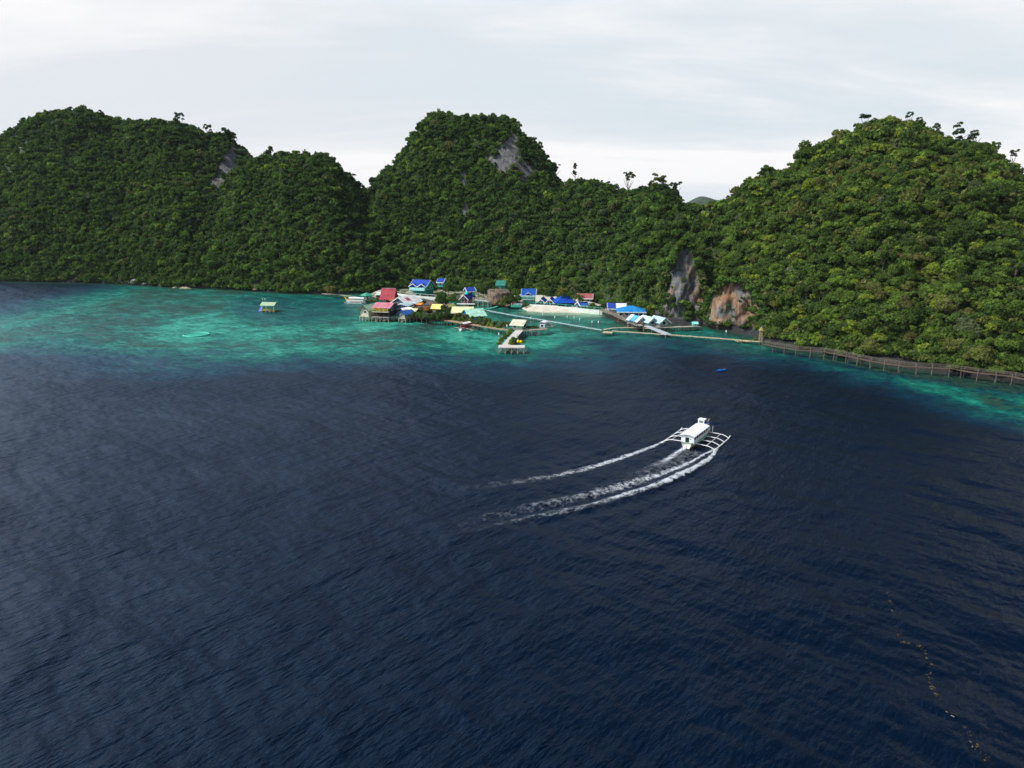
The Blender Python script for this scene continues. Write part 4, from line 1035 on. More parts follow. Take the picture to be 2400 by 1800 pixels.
# --- halls at the foot of the grey cliff
h2 = house('hall', 'hall with roof half royal blue and half white behind the light blue roof', 1428, 1464, 730, 1.8, 6.0, 8, 9, '#6f7a78', '#24429c', 'gable_x', -6, .6, cat='hall', group=GRP, openw=False, fascia=WHITE, stilts=4, floor=.4, wins=[('f', -.25, .5, 1.2, .8), ('f', .2, .5, 1.2, .8)])
w, d, h = dims(h2); rr = 9 * scale_at(1446, 730, 1.8); k = rr / (d / 2)
MB().slab((-.3, -.5, h - k * .5 + .09), (w / 2 + .5, -.5, h - k * .5 + .09), (w / 2 + .5, d / 2 - .2, h + rr - k * .2 + .09), (-.3, d / 2 - .2, h + rr - k * .2 + .09), .02).build('roof_panel', paint('white_roof_panel', '#dfe2ee', .5, .1, corr=('X', .6)), h2)
house('hall', 'long waterside hall with light blue hipped roof and pale walls', 1451, 1508, 742, 1.8, 7.5, 11, 11, '#c9cdc0', '#1b7fbe', 'hip', -7, .8, cat='hall', group=GRP, fascia=WHITE, stilts=6, floor=.5, wins=[('f', a, .55, 1.3, .9) for a in (-.4, -.2, 0, .2, .4)])
for i, (a, b, yy, colr, lab) in enumerate([(1492, 1513, 760.5, '#4d9dcf', 'first stilt cottage with white roof striped bright blue by the gangway'),
                                           (1518, 1540, 762, '#b8d3dc', 'middle of three stilt cottages with pale blue gabled roof'),
                                           (1545, 1567, 763, '#a9cbd8', 'stilt cottage with pale roof nearest the grey cliff')]):
    c = house('stilt_cottage', lab, a, b, yy, 1.6, 4.6, 10.5, 8, '#86b3ac', colr, 'gable_y', 24, .7, cat='cottage', group='stilt cottages below the grey cliff', fascia=WHITE, stilts=3, floor=.6, wins=[('l', .5, .5, 1.2, .8), ('f', 0, .55, 1.1, .9)])
    if i == 0:
        w, d, h = dims(c); rr = 8 * scale_at((a + b) / 2, yy, 1.6); k = rr / (w / 2)
        for y0, y1 in ((-.65, .6), (3.6, 5.2)):
            MB().slab((-w / 2 - .68, y0, h - k * .68 + .085), (-.03, y0, h + rr + .085), (-.03, y1, h + rr + .085), (-w / 2 - .68, y1, h - k * .68 + .085), .02).build('roof_stripe', paint('white_stripe', '#e4eef2', .5, .08), c)
house('hut', 'tiny bright turquoise hut at the end of the cliffside pier', 1625, 1635, 763.5, 1.4, 2.0, 5, 3, '#58c7b4', '#8fe0d0', 'gable_x', 0, .25, cat='hut', group=GRP, wins=[('f', 0, .5, .5, .4)])
# lookout hut on the rock
house('lookout_hut', 'open turquoise lookout hut among trees on top of the rock', 1164, 1182, 677, 8.0, 3.4, 9, 8, '#2f8272', '#287a68', 'gable_x', -12, .5, cat='lookout', group=GRP, corr=False, openw=True, at=GY(1173, 676, 284), posts=paint('turquoise_post', '#49c8b6', .6, .1))
# orange platform up on the second hill
op = empty('viewing_deck', GY(797, 440, 398), 0, 'orange timber viewing deck high on the second hill', 'deck')
m = MB(); m.box(-1.5, 1.5, -1.2, 1.2, -.2, 0); m.build('floor', paint('orange_wood', '#b8662f', .7, .2), op)
m = MB(); m.box(-1.5, 1.5, -1.2, -1.12, .9, 1.0); m.box(-1.5, -1.42, -1.2, 1.2, .9, 1.0); m.box(1.42, 1.5, -1.2, 1.2, .9, 1.0)
for a in (-1.4, -.7, 0, .7, 1.4): m.box(a - .05, a + .05, -1.2, -1.12, 0, .9)
m.build('railing', paint('orange_wood', '#b8662f', .7, .2), op)
for a in (-1.2, 1.2):
    for b in (-1, 1): MB().box(a - .1, a + .1, b - .1, b + .1, -4.5, -.203).build('leg', paint('orange_wood', '#b8662f', .7, .2), op)
# ================================================================== WALKWAYS
def walkway(name, label, pts, z, width, mat, post_step=3.0, rail=None, post_mat=None, cat='walkway', group=None, zs=None, post_r=.09, railh=1.0, both=True, lean=0.0, planks=True, skirt=None):
    """deck along photo points taken at deck height z; posts down into the water"""
    zs = zs or [z] * len(pts)
    P = [G(a, b, q) for (a, b), q in zip(pts, zs)]
    o = empty(name, (P[0].x, P[0].y, 0), 0, label, cat, group)
    O = Vector((P[0].x, P[0].y, 0)); Q = [p - O for p in P]
    L = [0]
    for i in range(1, len(Q)): L.append(L[-1] + (Q[i] - Q[i - 1]).length)
    def at(s):
        i = min(max(int(np.searchsorted(L, s)) - 1, 0), len(Q) - 2)
        f = (s - L[i]) / max(L[i + 1] - L[i], 1e-6); p = Q[i].lerp(Q[i + 1], f)
        a = Q[max(i - 0, 0)]; b = Q[i + 1]; t = (b - a); t.z = 0; t.normalize()
        return p, Vector((-t.y, t.x, 0))
    mb = MB(); n = max(2, int(L[-1] / 1.2)); prev = None; vs, fs = [], []
    for k in range(n + 1):
        p, nn = at(L[-1] * k / n)
        a, b = p + nn * width / 2, p - nn * width / 2
        jz = Vector((0, 0, .03 * math.sin(k * 2.1)))
        vs += [a + jz, b + jz, b + jz - Vector((0, 0, .16)), a + jz - Vector((0, 0, .16))]
        if k:
            c = 4 * k
            for e in range(4): fs.append((c - 4 + e, c - 4 + (e + 1) % 4, c + (e + 1) % 4, c + e))
    fs.append((3, 2, 1, 0)); c = 4 * n; fs.append((c, c + 1, c + 2, c + 3))
    mesh_obj('deck', vs, fs, mat, o)
    npst = max(2, int(L[-1] / post_step) + 1)
    pm = post_mat or mat
    tops = []
    for k in range(min(npst, 48)):
        p, nn = at(L[-1] * k / (npst - 1) if npst > 1 else 0)
        for sgn in ((-1, 1) if both else (-1,)):
            q = p + nn * sgn * (width / 2 - .02)
            top = q + Vector((0, 0, railh if rail is not None else -.17))
            lx = lean * random.uniform(-.6, 1.0)
            MB().tube([Vector((q.x + nn.x * sgn * lx + random.uniform(-lean, lean) * .5, q.y + nn.y * sgn * lx, -1.2)), top], post_r * random.uniform(.85, 1.25), 5, post_r * .9).build('post', pm, o)
            tops.append((sgn, top, q))
    if rail is not None:
        for sgn in ((-1, 1) if both else (-1,)):
            tp = [t for s_, t, q in tops if s_ == sgn]
            if len(tp) > 1:
                MB().tube([t - Vector((0, 0, .06)) for t in tp], .038, 5).build('rail', rail, o)
                MB().tube([t - Vector((0, 0, railh * .5)) for t in tp], .03, 5).build('rail', rail, o)
    if skirt is not None:
        m = MB()
        for k in range(n * 2):
            p, nn = at(L[-1] * k / (n * 2)); q = p + nn * -1 * (width / 2 + .05)
            if random.random() < .8: m.box(q.x - .06, q.x + .06, q.y - .03, q.y + .03, -.3, p.z - .17)
        m.build('skirt', skirt, o)
    return o
GREYW = paint('bleached_boards', '#c3bdb4', .85, .2, 2.0); GALV = paint('galvanised', '#9fb0b0', .5, .12)
walkway('boardwalk', 'long weathered boardwalk on leaning posts along the right shore', [(1790, 806), (1830, 813), (1875, 820), (1937, 824), (1965, 830), (2002, 837), (2038, 845), (2072, 850), (2116, 857), (2160, 860), (2211, 863), (2242, 864), (2271, 871), (2320, 876), (2369, 881), (2398, 887), (2500, 905)],
        1.7, .95, WOODD, 3.1, paint('old_rail', '#746a5e', .85, .3, 3.0), paint('old_post', '#746a5e', .9, .35, 3.0), 'boardwalk', post_r=.07, lean=.4, railh=.85)
walkway('bridge', 'long narrow pale footbridge crossing the inner bay', [(1142, 727), (1200, 738), (1270, 749), (1340, 761), (1411, 773)], 1.0, .8, GALV, 4.2, None, WOOD, 'footbridge', post_r=.07)
walkway('bridge', 'narrow footbridge from the square raft to the orange cliff', [(1434, 775), (1500, 779.5), (1568, 784), (1680, 792), (1782, 800.5)], .9, .8, BAMBOO, 4.4, None, WOODD, 'footbridge', post_r=.08)
walkway('bridge', 'curved bamboo walkway bowing between square raft and gangway', [(1416, 772), (1432, 769), (1450, 767.5), (1490, 767), (1522, 770)], .9, .9, BAMBOO, 3.0, None, WOODD, 'footbridge', post_r=.08)
walkway('pier', 'timber pier on dense dark posts beside the blue-roofed halls', [(1412, 727), (1440, 736), (1465, 748), (1500, 763)], 1.9, 2.0, WOOD, 1.1, WOOD, WOODD, 'pier', post_r=.11, railh=.9)
walkway('gangway', 'broad grey gangway sloping from the cottages to the footbridge', [(1516, 764), (1540, 773), (1567, 784)], 1.4, 2.0, paint('grey_planks', '#aab0b2', .7, .15), 3.0, None, WOOD, 'gangway', zs=[1.7, 1.3, .95])
walkway('pier', 'low pier behind the gangway leading to the tiny turquoise hut', [(1503, 763.5), (1560, 766.5), (1600, 765.5), (1640, 764)], 1.3, 1.8, WOOD, 2.4, None, WOODD, 'pier', post_r=.1)
sq = walkway('raft', 'small square timber platform where the footbridges meet', [(1413, 778), (1436, 779)], .9, 2.6, BAMBOO, 1.6, None, WOODD, 'platform')
# main jetty
walkway('jetty', 'plank jetty running out to the T-shaped platform', [(1217, 774), (1201, 791), (1185, 809)], 1.7, 2.2, GREYW, 1.6, None, WOODD, 'jetty', post_r=.1)
pf = empty('jetty_platform', G(1199, 812, 1.7), R(-3), 'wide bleached plank platform at the seaward end of the jetty', 'platform')
w_ = 62 * scale_at(1199, 812, 1.7)
MB().box(-w_ / 2, w_ / 2, -1.4, 2.0, -.2, 0).build('deck', GREYW, pf)
m = MB()
for a in np.linspace(-w_ / 2 + .2, w_ / 2 - .2, 5):
    for b in (-1.3, 1.9): MB().box(a - .1, a + .1, b - .1, b + .1, -3.0, -.203).build('post', WOOD, pf)
for a in np.linspace(-w_ / 2 + .2, w_ / 2 - .2, 5):
    for q in (-1, 1): m.tube([(a, -1.32, -1.5), (a + q * .9, -1.32, -.25)], .05, 5)
m.build('brace', WOOD, pf)
walkway('pier', 'side pier with turquoise slatted skirt running past the small white-roofed hut', [(1214, 773), (1240, 773), (1262, 772), (1281, 770)], 1.7, 1.8, paint('reddish_boards', '#a58d7e', .85, .2, 2.0), 1.6, None, WOOD, 'pier', skirt=paint('turquoise_slats', '#59b99f', .75, .2))
walkway('walkway', 'planted walkway linking the islet with the jetty hut', [(1033, 748), (1060, 752), (1085, 756), (1140, 765), (1170, 770), (1200, 773)], 1.5, 2.2, paint('brown_planks', '#9b8466', .85, .25, 2.0), 2.0, None, WOODD, 'walkway', skirt=paint('green_slats', '#4f9d7e', .8, .2))
walkway('walkway', 'old plank walkway along the shore left of the village', [(755, 688), (790, 690), (830, 695), (862, 701)], 1.2, 1.2, WOOD, 2.4, None, WOODD, 'walkway')
cb = walkway('bridge', 'concrete footbridge on square piers beside the rock lookout', [(1112, 702), (1130, 704), (1147, 706)], 2.4, 1.6, CONC, 2.0, CONC, CONC, 'footbridge', post_r=.14, railh=.9)
walkway('bridge', 'thin turquoise walkway sloping to a white float by the rock', [(1126, 728), (1150, 722), (1170, 716.5)], .6, .9, paint('turquoise_walk', '#4fae95', .7, .15), 4.0, None, WOOD, 'footbridge')
fl = empty('float', G(1172, 716, .3), R(15), 'white rounded float at the end of the turquoise walkway', 'float')
m = MB(); m.lathe([(.2, -.3), (1.0, -.2), (1.15, .2), (.9, .5), (.2, .6)], 12); m.build('hull', WHITE, fl, True); MB().lathe([(.3, .6), (.3, .7), (.05, .75)], 8).build('cap', WHITE, fl)
rf = empty('raft', G(1740, 801, .25), R(-4), 'pale flat raft lying beside the footbridge near the orange cliff', 'raft')
m = MB()
for k in range(7): m.tube([(-1.6, -.75 + .25 * k, .1), (1.6, -.75 + .25 * k, .1)], .12, 6)
m.build('deck', paint('raft_bamboo', '#c9bb96', .8, .2), rf)
m = MB(); m.box(-1.3, -1.1, -.9, .9, .22, .3); m.box(1.1, 1.3, -.9, .9, .22, .3); m.build('crossbar', BAMBOO, rf)
bg_ = empty('bamboo_gate', G(1782, 802, 0), 0, 'tall bamboo gate post shelter where footbridge meets boardwalk', 'gate')
for a, b in ((-.35, -.3), (.35, -.3), (-.35, .4), (.35, .4)): MB().tube([(a, b, -1), (a * .8, b, 3.4)], .07, 5).build('post', BAMBOO, bg_)
m = MB(); m.box(-.42, .42, -.36, -.33, 1.4, 3.0); m.build('screen', paint('bamboo_screen', '#a89867', .85, .25, 4), bg_)
MB().add([(-.5, -.5, 3.2), (.5, -.5, 3.2), (.5, .6, 3.2), (-.5, .6, 3.2), (0, .05, 4.3)], [(0, 1, 4), (1, 2, 4), (2, 3, 4), (3, 0, 4), (3, 2, 1, 0)]).build('roof', paint('thatch', '#a3925e', .9, .3, 4), bg_)
# walls on the shore
def wall_line(label, pts, z0, z1, mat, posts=None, step=2.5, th=.25):
    P = [G(a, b, z0) for a, b in pts]; O = Vector((P[0].x, P[0].y, z0))
    o = empty('seawall', O, 0, label, 'wall')
    m = MB()
    for i in range(len(P) - 1):
        a, b = P[i] - O, P[i + 1] - O; t = (b - a); t.z = 0; t.normalize(); nn = Vector((-t.y, t.x, 0)) * th / 2
        m.add([a - nn - Vector((0, 0, 1.6)), b - nn - Vector((0, 0, 1.6)), b + nn - Vector((0, 0, 1.6)), a + nn - Vector((0, 0, 1.6)), a - nn + Vector((0, 0, z1)), b - nn + Vector((0, 0, z1)), b + nn + Vector((0, 0, z1)), a + nn + Vector((0, 0, z1))],
              [(0, 3, 2, 1), (4, 5, 6, 7), (0, 1, 5, 4), (1, 2, 6, 5), (2, 3, 7, 6), (3, 0, 4, 7)])
    m.build('wall', mat, o)
    if posts is not None:
        tot = sum((P[i + 1] - P[i]).length for i in range(len(P) - 1)); n = int(tot / step); acc = 0
        tops = []
        for k in range(n + 1):
            s = tot * k / n; i = 0
            while i < len(P) - 2 and s > (P[i + 1] - P[i]).length: s -= (P[i + 1] - P[i]).length; i += 1
            p = P[i].lerp(P[i + 1], s / max((P[i + 1] - P[i]).length, 1e-6)) - O
            MB().box(p.x - .1, p.x + .1, p.y - .18, p.y + .1, z1 + .002, z1 + .85).build('post', posts, o); tops.append(p + Vector((0, -.04, z1 + .78)))
        MB().tube(tops, .05, 5).build('rail', posts, o)
    return o
TP = paint('turquoise_post', '#49c8b6', .6, .1)
wall_line('white seawall with turquoise posts between beach and cottages', [(1238, 716), (1270, 718), (1300, 720.5), (1340, 724), (1380, 728), (1412, 731)], 1.0, .55, paint('white_wall', '#d6d9cf', .8, .12), TP, 3.0)
wall_line('pale seawall below the turquoise house on the terrace', [(924, 690), (955, 694), (985, 697), (1022, 700)], 1.5, .6, paint('white_wall', '#d6d9cf', .8, .12), WHITE, 4.0)
wall_line('tan stone wall along the terrace\'s water edge', [(930, 699), (970, 702), (1015, 706)], .8, .5, paint('tan_wall', '#b59f80', .85, .2))
# sign on the shore
sg = empty('sign', G(1210, 716.5, 2.1), R(-6), 'shore sign of white letters with a red heart on a green base', 'sign')
GRN = paint('sign_green', '#3fae92', .7, .15)
MB().box(-1.95, 1.95, -.15, .35, -.55, .3).build('base', GRN, sg)
def letters(parent, text, x, size, mat):
    cu = bpy.data.curves.new('lettering', 'FONT'); cu.body = text; cu.size = size; cu.extrude = .06; cu.align_x = 'LEFT'; cu.resolution_u = 2; cu.offset = .02
    o = bpy.data.objects.new('lettering', cu); COL.objects.link(o)
    dg = bpy.context.evaluated_depsgraph_get(); me = bpy.data.meshes.new_from_object(o.evaluated_get(dg)); bpy.data.objects.remove(o)
    me.materials.clear(); me.materials.append(mat)
    o = bpy.data.objects.new('lettering', me); COL.objects.link(o); o.parent = parent; o.location = (x, 0, .3); o.rotation_euler = (math.pi / 2, 0, 0)
    return o
letters(sg, 'I', -1.85, .95, WHITE); letters(sg, 'LOLETAS', -1.02, .78, WHITE)
hp = [(.32 * .06 * 16 * math.sin(t) ** 3, .32 * .06 * (13 * math.cos(t) - 5 * math.cos(2 * t) - 2 * math.cos(3 * t) - math.cos(4 * t))) for t in np.linspace(0, 2 * math.pi, 25)[:-1]]
m = MB(); n = len(hp)
m.add([(-1.38 + a, -.06, .66 + b) for a, b in hp] + [(-1.38 + a, .06, .66 + b) for a, b in hp], [tuple(range(n)), tuple(range(2 * n - 1, n - 1, -1))] + [(i, i + n, (i + 1) % n + n, (i + 1) % n) for i in range(n)])
m.build('heart', paint('red_heart', '#b8323c', .5, .1), sg)
# ================================================================== ROCKS AND PLANTS OF THE VILLAGE
def rock(name, label, c, rx, ry, h, seed, mat, under=.82, rz=0, cat=None, top=.72, kind='structure', group=None, rough=1.0):
    n, rows = 56, 22
    a = np.linspace(0, 2 * math.pi, n + 1)
    t = np.linspace(0, 1, rows)
    prof = np.interp(t, [0, .12, .25, .5, .8, .93, 1.0], [under, under, .98, .98, top + .08, top - .1, 0.0])
    zz = np.interp(t, [0, .12, .25, .5, .8, .93, 1.0], [-.8, .25, .22 * h + .3, .55 * h, .93 * h, h, h])
    A, Pf = np.meshgrid(a, prof, indexing='ij'); _, Zz = np.meshgrid(a, zz, indexing='ij')
    dsp = 1 + rough * (.30 * fbm(np.cos(A) * 1.6 + seed, np.sin(A) * 1.6 + Zz / 6, seed % 8, 4) + .14 * fbm(np.cos(A) * 6 + seed, np.sin(A) * 6 + Zz / 3, (seed + 2) % 8, 3))
    dsp[-1] = dsp[0]
    X = np.cos(A) * Pf * rx * dsp; Y = np.sin(A) * Pf * ry * dsp
    Z = Zz + (.16 * h + .1) * fbm(X / 2.2 + seed, Y / 2.2, (seed + 4) % 8, 3) * (Zz > .5)
    co, si = math.cos(R(rz)), math.sin(R(rz))
    o = grid_obj(name, c.x + X * co - Y * si, c.y + X * si + Y * co, Z, mat)
    return tag(o, label, cat, group, kind)
ROCK_B = rock_mat('brown_limestone', 0.22, 0.72)
ground_patch('rocky_islet', [(898, 706), (912, 738), (960, 750), (1010, 755), (1062, 753), (1076, 742), (1064, 716), (1000, 708), (950, 705)], 1.6, 2.6, ROCK_D, 'rocky islet carrying the middle of the village', .35)
rock('rock_islet', 'undercut rock edge of the islet below the shrubs', G(1010, 750), 8.2, 4.0, 2.3, 3, ROCK_B, .80)
rock('rock_lookout', 'steep brown rock with the lookout on top', Vector((G(1169, 716).x, 273, 0)), 4.6, 10.5, 5.2, 12, ROCK_B, .9, top=.86, rough=.6)
rock('rock_shore', 'low undercut rock under the white lettered sign', G(1208, 720), 4.6, 3.2, 1.9, 21, ROCK_D, .8)
lr = empty('railing', Vector((G(1168, 690, 5.3).x, 266, 5.1)), R(-6), 'brown bamboo railing along the edge of the lookout rock', 'railing')
m = MB()
for a in np.linspace(-3.2, 3.2, 17): m.tube([(a, 0, -.2), (a, 0, 1.1)], .05, 5)
m.build('baluster', paint('brown_bamboo', '#8a6a45', .8, .25), lr)
MB().tube([(-3.3, 0, 1.1), (3.3, 0, 1.1)], .06, 5).build('rail', paint('brown_bamboo', '#8a6a45', .8, .25), lr)
st = empty('staircase', Vector((G(1190, 700, 3).x, 268, 0)), R(-10), 'pale concrete steps climbing from the sign to the lookout', 'stairs')
m = MB()
for k in range(12): m.box(-.2 - .42 * k, .22 - .42 * k, 0, 1.4, 1.6, 2.0 + .28 * k)
m.build('steps', CONC, st)
m = MB(); m.tube([(.1, -.03, 3.0), (-4.7, -.03, 6.1)], .05, 5)
for k in (0, 4, 8, 11): m.tube([(-.42 * k, -.03, 2.0 + .28 * k), (-.42 * k, -.03, 3.0 + .28 * k)], .04, 5)
m.build('railing', WHITE, st)
for i, (a, b, rx_, h_, nm) in enumerate([(304, 667, .7, 1.4, 'small round white rock standing alone off the left hill'), (317, 668, 2.0, 2.6, 'broad pale rock by the lone white one'), (340, 669.5, 1.2, 1.5, 'white boulder right of the broad pale rock'),
                                          (361, 669.5, 2.0, 1.9, 'two-lobed pale boulder in the middle of the shore rocks'), (381, 670, 1.2, 1.5, 'grey boulder left of the tiny sand patch'), (404, 671, 1.1, 1.1, 'brown boulder at the edge of the tiny sand patch'), (599, 683, 1.3, 1.2, 'orange-tinted boulder at the water\'s edge behind the floating hut')]):
    rock('boulder', nm, G(a, b), rx_, rx_ * .8, h_, 30 + i, ROCK_W if i == 6 else rock_mat('pale_rock', 0.05, 1.5), .9, cat='boulder', kind='thing', group='boulders along the left shore')
# shrubs
def shrub(px, py, z, r, tn, label, group, form='bush', zs=1.0, nm='shrub', lift=0.0):
    p = G(px, py, z)
    return tree(nm, p.x, p.y, z - .1, r, form, TONE_C[tn] * (0.85 + .3 * random.random()), random.randrange(5), random.random() * 6.28, zs, label, 'shrub' if nm == 'shrub' else 'tree', group, lift)
isl = [(966, 738, 1.5, 1), (976, 741, 1.7, 2), (988, 743, 1.8, 1), (999, 745, 1.7, 7), (1010, 746, 1.8, 1), (1021, 746, 1.8, 2), (1032, 746, 1.9, 1), (1043, 745, 1.9, 0), (1053, 743, 1.8, 1), (1061, 740, 1.6, 0),
       (972, 732, 1.6, 5), (986, 733, 1.6, 1), (1002, 734, 1.7, 1), (1037, 731, 2.0, 0), (1049, 732, 2.0, 1), (948, 743, 1.2, 2), (957, 741, 1.3, 3)]
wi = ['first', 'second', 'third', 'fourth', 'fifth', 'sixth', 'seventh', 'eighth', 'ninth', 'tenth']
for i, (a, b, r, tn) in enumerate(isl):
    lab = ('%s of ten shrubs along the islet\'s seaward rim, counted from the left' % wi[i]) if i < 10 else ['olive shrub below the orange awning', 'green shrub between orange awning and yellow roof', 'shrub in front of the yellow shed roof', 'dark shrub between the two yellow roofs', 'dark shrub left of the long pale yellow roof', 'small green shrub below the blue tarpaulin shack', 'fresh green shrub right of the blue tarpaulin shack'][i - 10]
    shrub(a, b, 2.0 if i < 15 else 1.2, r, tn, lab, 'shrubs on the islet', zs=1.15)
OFL = ['left', 'middle', 'right']
for i, (a, b) in enumerate([(996, 723), (1003, 721), (1000, 727)]):
    o = shrub(a, b, 3.2, .75, 4, 'orange-flowering shrub, %s of three beside the orange awning' % OFL[i], 'flowering shrubs')
    o.children[0].color = (.55, .22, .06, 1)
shrub(1036, 722, 1.8, 3.0, 1, 'big dark tree between the turquoise house and the pink house', 'trees in the village', 'tall', 1.1, 'tree', .3)
shrub(1058, 714, 1.8, 2.0, 2, 'mid-sized tree just left of the pink house', 'trees in the village', 'round', 1.1, 'tree', .3)
shrub(995, 714, 1.8, 1.3, 2, 'small dark pointed tree behind the orange awning', 'trees in the village', 'tall', 1.0, 'tree', .1)
for i, (a, b, z, r, tn) in enumerate([(1183, 706, 3.0, 1.9, 5), (1190, 712, 1.8, 1.6, 2), (1200, 706, 2.6, 2.0, 1), (1213, 703, 2.6, 2.1, 1), (1225, 703, 2.4, 1.8, 2), (1233, 716, 1.2, 1.2, 2), (1178, 714, 2.0, 1.5, 5)]):
    shrub(a, b, z, r, tn, ['olive shrub on the right flank of the lookout rock', 'shrub left of the lettered sign', 'green shrub behind the left of the lettered sign', 'green shrub behind the right of the lettered sign', 'shrub between the lettered sign and the turquoise house', 'low shrub where sign rock meets the beach', 'yellowish shrub halfway down the lookout rock'][i], 'shrubs around the lookout rock', zs=1.1)
# planting along the walkway and jetty
pl = [(1066, 748, 'bush'), (1073, 747, 'loose'), (1080, 750, 'bush'), (1088, 753, 'loose'), (1097, 754, 'bush'), (1106, 756, 'loose'), (1115, 757, 'bush'), (1124, 759, 'loose'), (1133, 760.5, 'bush'), (1142, 762, 'loose'), (1151, 763, 'bush'), (1160, 764.5, 'loose'), (1170, 766, 'bush'), (1180, 767, 'loose'), (1187, 768, 'loose')]
for i, (a, b, f) in enumerate(pl):
    nmb = ['first', 'second', 'third', 'fourth', 'fifth', 'sixth', 'seventh', 'eighth', 'ninth', 'tenth', 'eleventh', 'twelfth', 'thirteenth', 'fourteenth', 'last'][i]
    shrub(a, b + 1.5, 1.6, random.uniform(.95, 1.4), [4, 5, 3, 6, 5][i % 5], '%s potted shrub from the islet along the planted walkway' % nmb, 'plants along the walkway', f, 1.3)
shrub(1140, 757, .6, 1.6, 3, 'bright green bush spreading over water behind the planted walkway', 'shrubs over the water', 'flat', .8)
jl = [(1169, 806), (1174, 800), (1180, 794), (1186, 788), (1192, 781), (1198, 775)]
for i, (a, b) in enumerate(jl):
    shrub(a, b, 1.75, .85, [4, 3, 5, 2, 4, 3][i], '%s shrub of the left-hand jetty hedge, counted from the seaward end' % wi[i], 'hedge left of the jetty', 'bush', 1.1)
jr = [(1196, 806), (1200, 800), (1203, 795)]
for i, (a, b) in enumerate(jr):
    shrub(a, b, 1.75, .8, [4, 3, 5][i], '%s of three shrubs on the right of the jetty' % ['nearest', 'middle', 'farthest'][i], 'shrubs right of the jetty', 'bush', 1.1)
for i, (a, b) in enumerate([(1240, 769), (1248, 769), (1257, 768.5)]):
    shrub(a, b, 1.8, .8, [2, 5, 1][i], '%s plant of three between jetty hut and small white-roofed hut' % OFL[i], 'plants on the side pier', 'bush', 1.1)
shrub(1229, 805, 1.75, .55, 3, 'slim green plant at the right corner of the jetty platform', 'plants on the platform', 'tall', 1.3)
for i, (a, b, r, tn, f) in enumerate([(1013, 689, 2.0, 1, 'round'), (1050, 692, 2.3, 2, 'round'), (1066, 690, 2.0, 1, 'round'), (1122, 694, 2.2, 2, 'round'), (1134, 697, 1.9, 1, 'round'), (945, 688, 1.5, 5, 'bush'), (930, 686, 1.7, 2, 'bush'), (1022, 698, 1.2, 3, 'bush'), (1070, 706, 1.3, 5, 'bush'), (1208, 697, 2.2, 2, 'round'), (884, 705, 1.1, 3, 'bush'), (870, 706, 1.0, 5, 'bush'), (978, 703, 1.2, 2, 'bush'), (918, 721, 1.0, 3, 'bush')]):
    shrub(a, b, 1.5, r, tn, ['tree at the right end of the turquoise twin-gabled house', 'tree halfway between twin-gabled house and pink house', 'tree just behind the pink house on its left', 'tree between narrow turquoise building and concrete footbridge', 'tree behind the concrete footbridge', 'olive bush at the left corner of the twin-gabled house', 'green bush between steep red roof and twin-gabled house', 'fresh green bush at the right end of the pale seawall', 'olive bush left of the pink house wall', 'tree between lookout rock and plain blue-roofed house', 'green bush in front of the little reddish hut', 'olive bush at the foot of the green gazebo', 'low bush on the tan stone wall', 'small green bush between pink roof and white hall'][i],
          'greenery among the houses', f, 1.1, 'tree' if f == 'round' else 'shrub', .3 if f == 'round' else 0)
for i, (a, b) in enumerate([(1160, 684), (1184, 684)]):
    p = GY(a, b, 281.5); tree('tree', p.x, 281.5, p.z - 1.2, 1.7, 'round', TONE_C[1 + i], i, 1.0, 1.1, 'tree at the %s corner of the lookout hut on the rock' % ['left', 'right'][i], 'tree', 'trees around the lookout hut', .2)
# buoys
for i, (a, b) in enumerate([(1215, 804.5), (1221.5, 805.5)]):
    o = empty('buoy', G(a, b, 1.7), 0, ['left', 'right'][i] + ' of two round yellow buoys standing on the jetty platform', 'buoy', 'yellow buoys')
    MB().lathe([(.1, 0), (.33, .12), (.45, .45), (.33, .78), (.1, .9)], 14).build('ball', YEL, o, True)
    MB().lathe([(.06, .9), (.07, 1.0), (.02, 1.02)], 8).build('lug', WOODD, o)
# palms
def palm(px, py, z, h, lean, label, seed, tone=(0.10, 0.13, 0.03)):
    rg = random.Random(seed); p = G(px, py, z)
    o = empty('palm_tree', p, rg.random() * 6.28, label, 'palm tree', 'palms by the beach')
    top = Vector((lean, lean * .3, h))
    MB().tube([(0, 0, -.5), (lean * .25, .05, h * .4), (lean * .65, .2 * lean, h * .75), top], .17, 7, .10).build('trunk', BARK, o)
    m = MB()
    for k in range(22):
        a = k * 2.399 + rg.random() * .4; el = 1.15 - 1.5 * (k / 22) + rg.uniform(-.1, .1); L = rg.uniform(2.3, 3.1)
        pts = []; q = Vector(top); e = el
        for j in range(7):
            pts.append(q.copy()); q = q + Vector((math.cos(a) * math.cos(e), math.sin(a) * math.cos(e), math.sin(e))) * L / 6; e -= .30
        sd = Vector((-math.sin(a), math.cos(a), 0))
        for j in range(6):
            for sgn in (-1, 1):
                for f in (0, .5):
                    b = pts[j].lerp(pts[j + 1], f); w = .75 * math.sin(math.pi * (j + f + .7) / 7.2)
                    t = (pts[j + 1] - pts[j]).normalized()
                    m.add([b, b + t * .16, b + sd * sgn * w + t * .35 - Vector((0, 0, .28 * w)), b + sd * sgn * w * .9 + t * .2 - Vector((0, 0, .3 * w))], [(0, 1, 2, 3)])
    c = m.build('fronds', LEAF_T, o); attr_col(c.data, 'tint', np.full((len(c.data.vertices), 3), 1.0)); c.color = tone + (1,)
    return o
palm(1319, 716, 1.4, 5.4, .6, 'bushy palm with yellowing fronds beside the big blue pavilion', 3, (0.15, 0.14, 0.03))
palm(1343, 712, 1.4, 6.4, -.5, 'taller greyish green palm behind the big blue pavilion', 4, (0.085, 0.105, 0.04))
palm(1358, 720, 1.4, 3.6, .4, 'short palm in front of the red-roofed house', 8, (0.09, 0.13, 0.03))
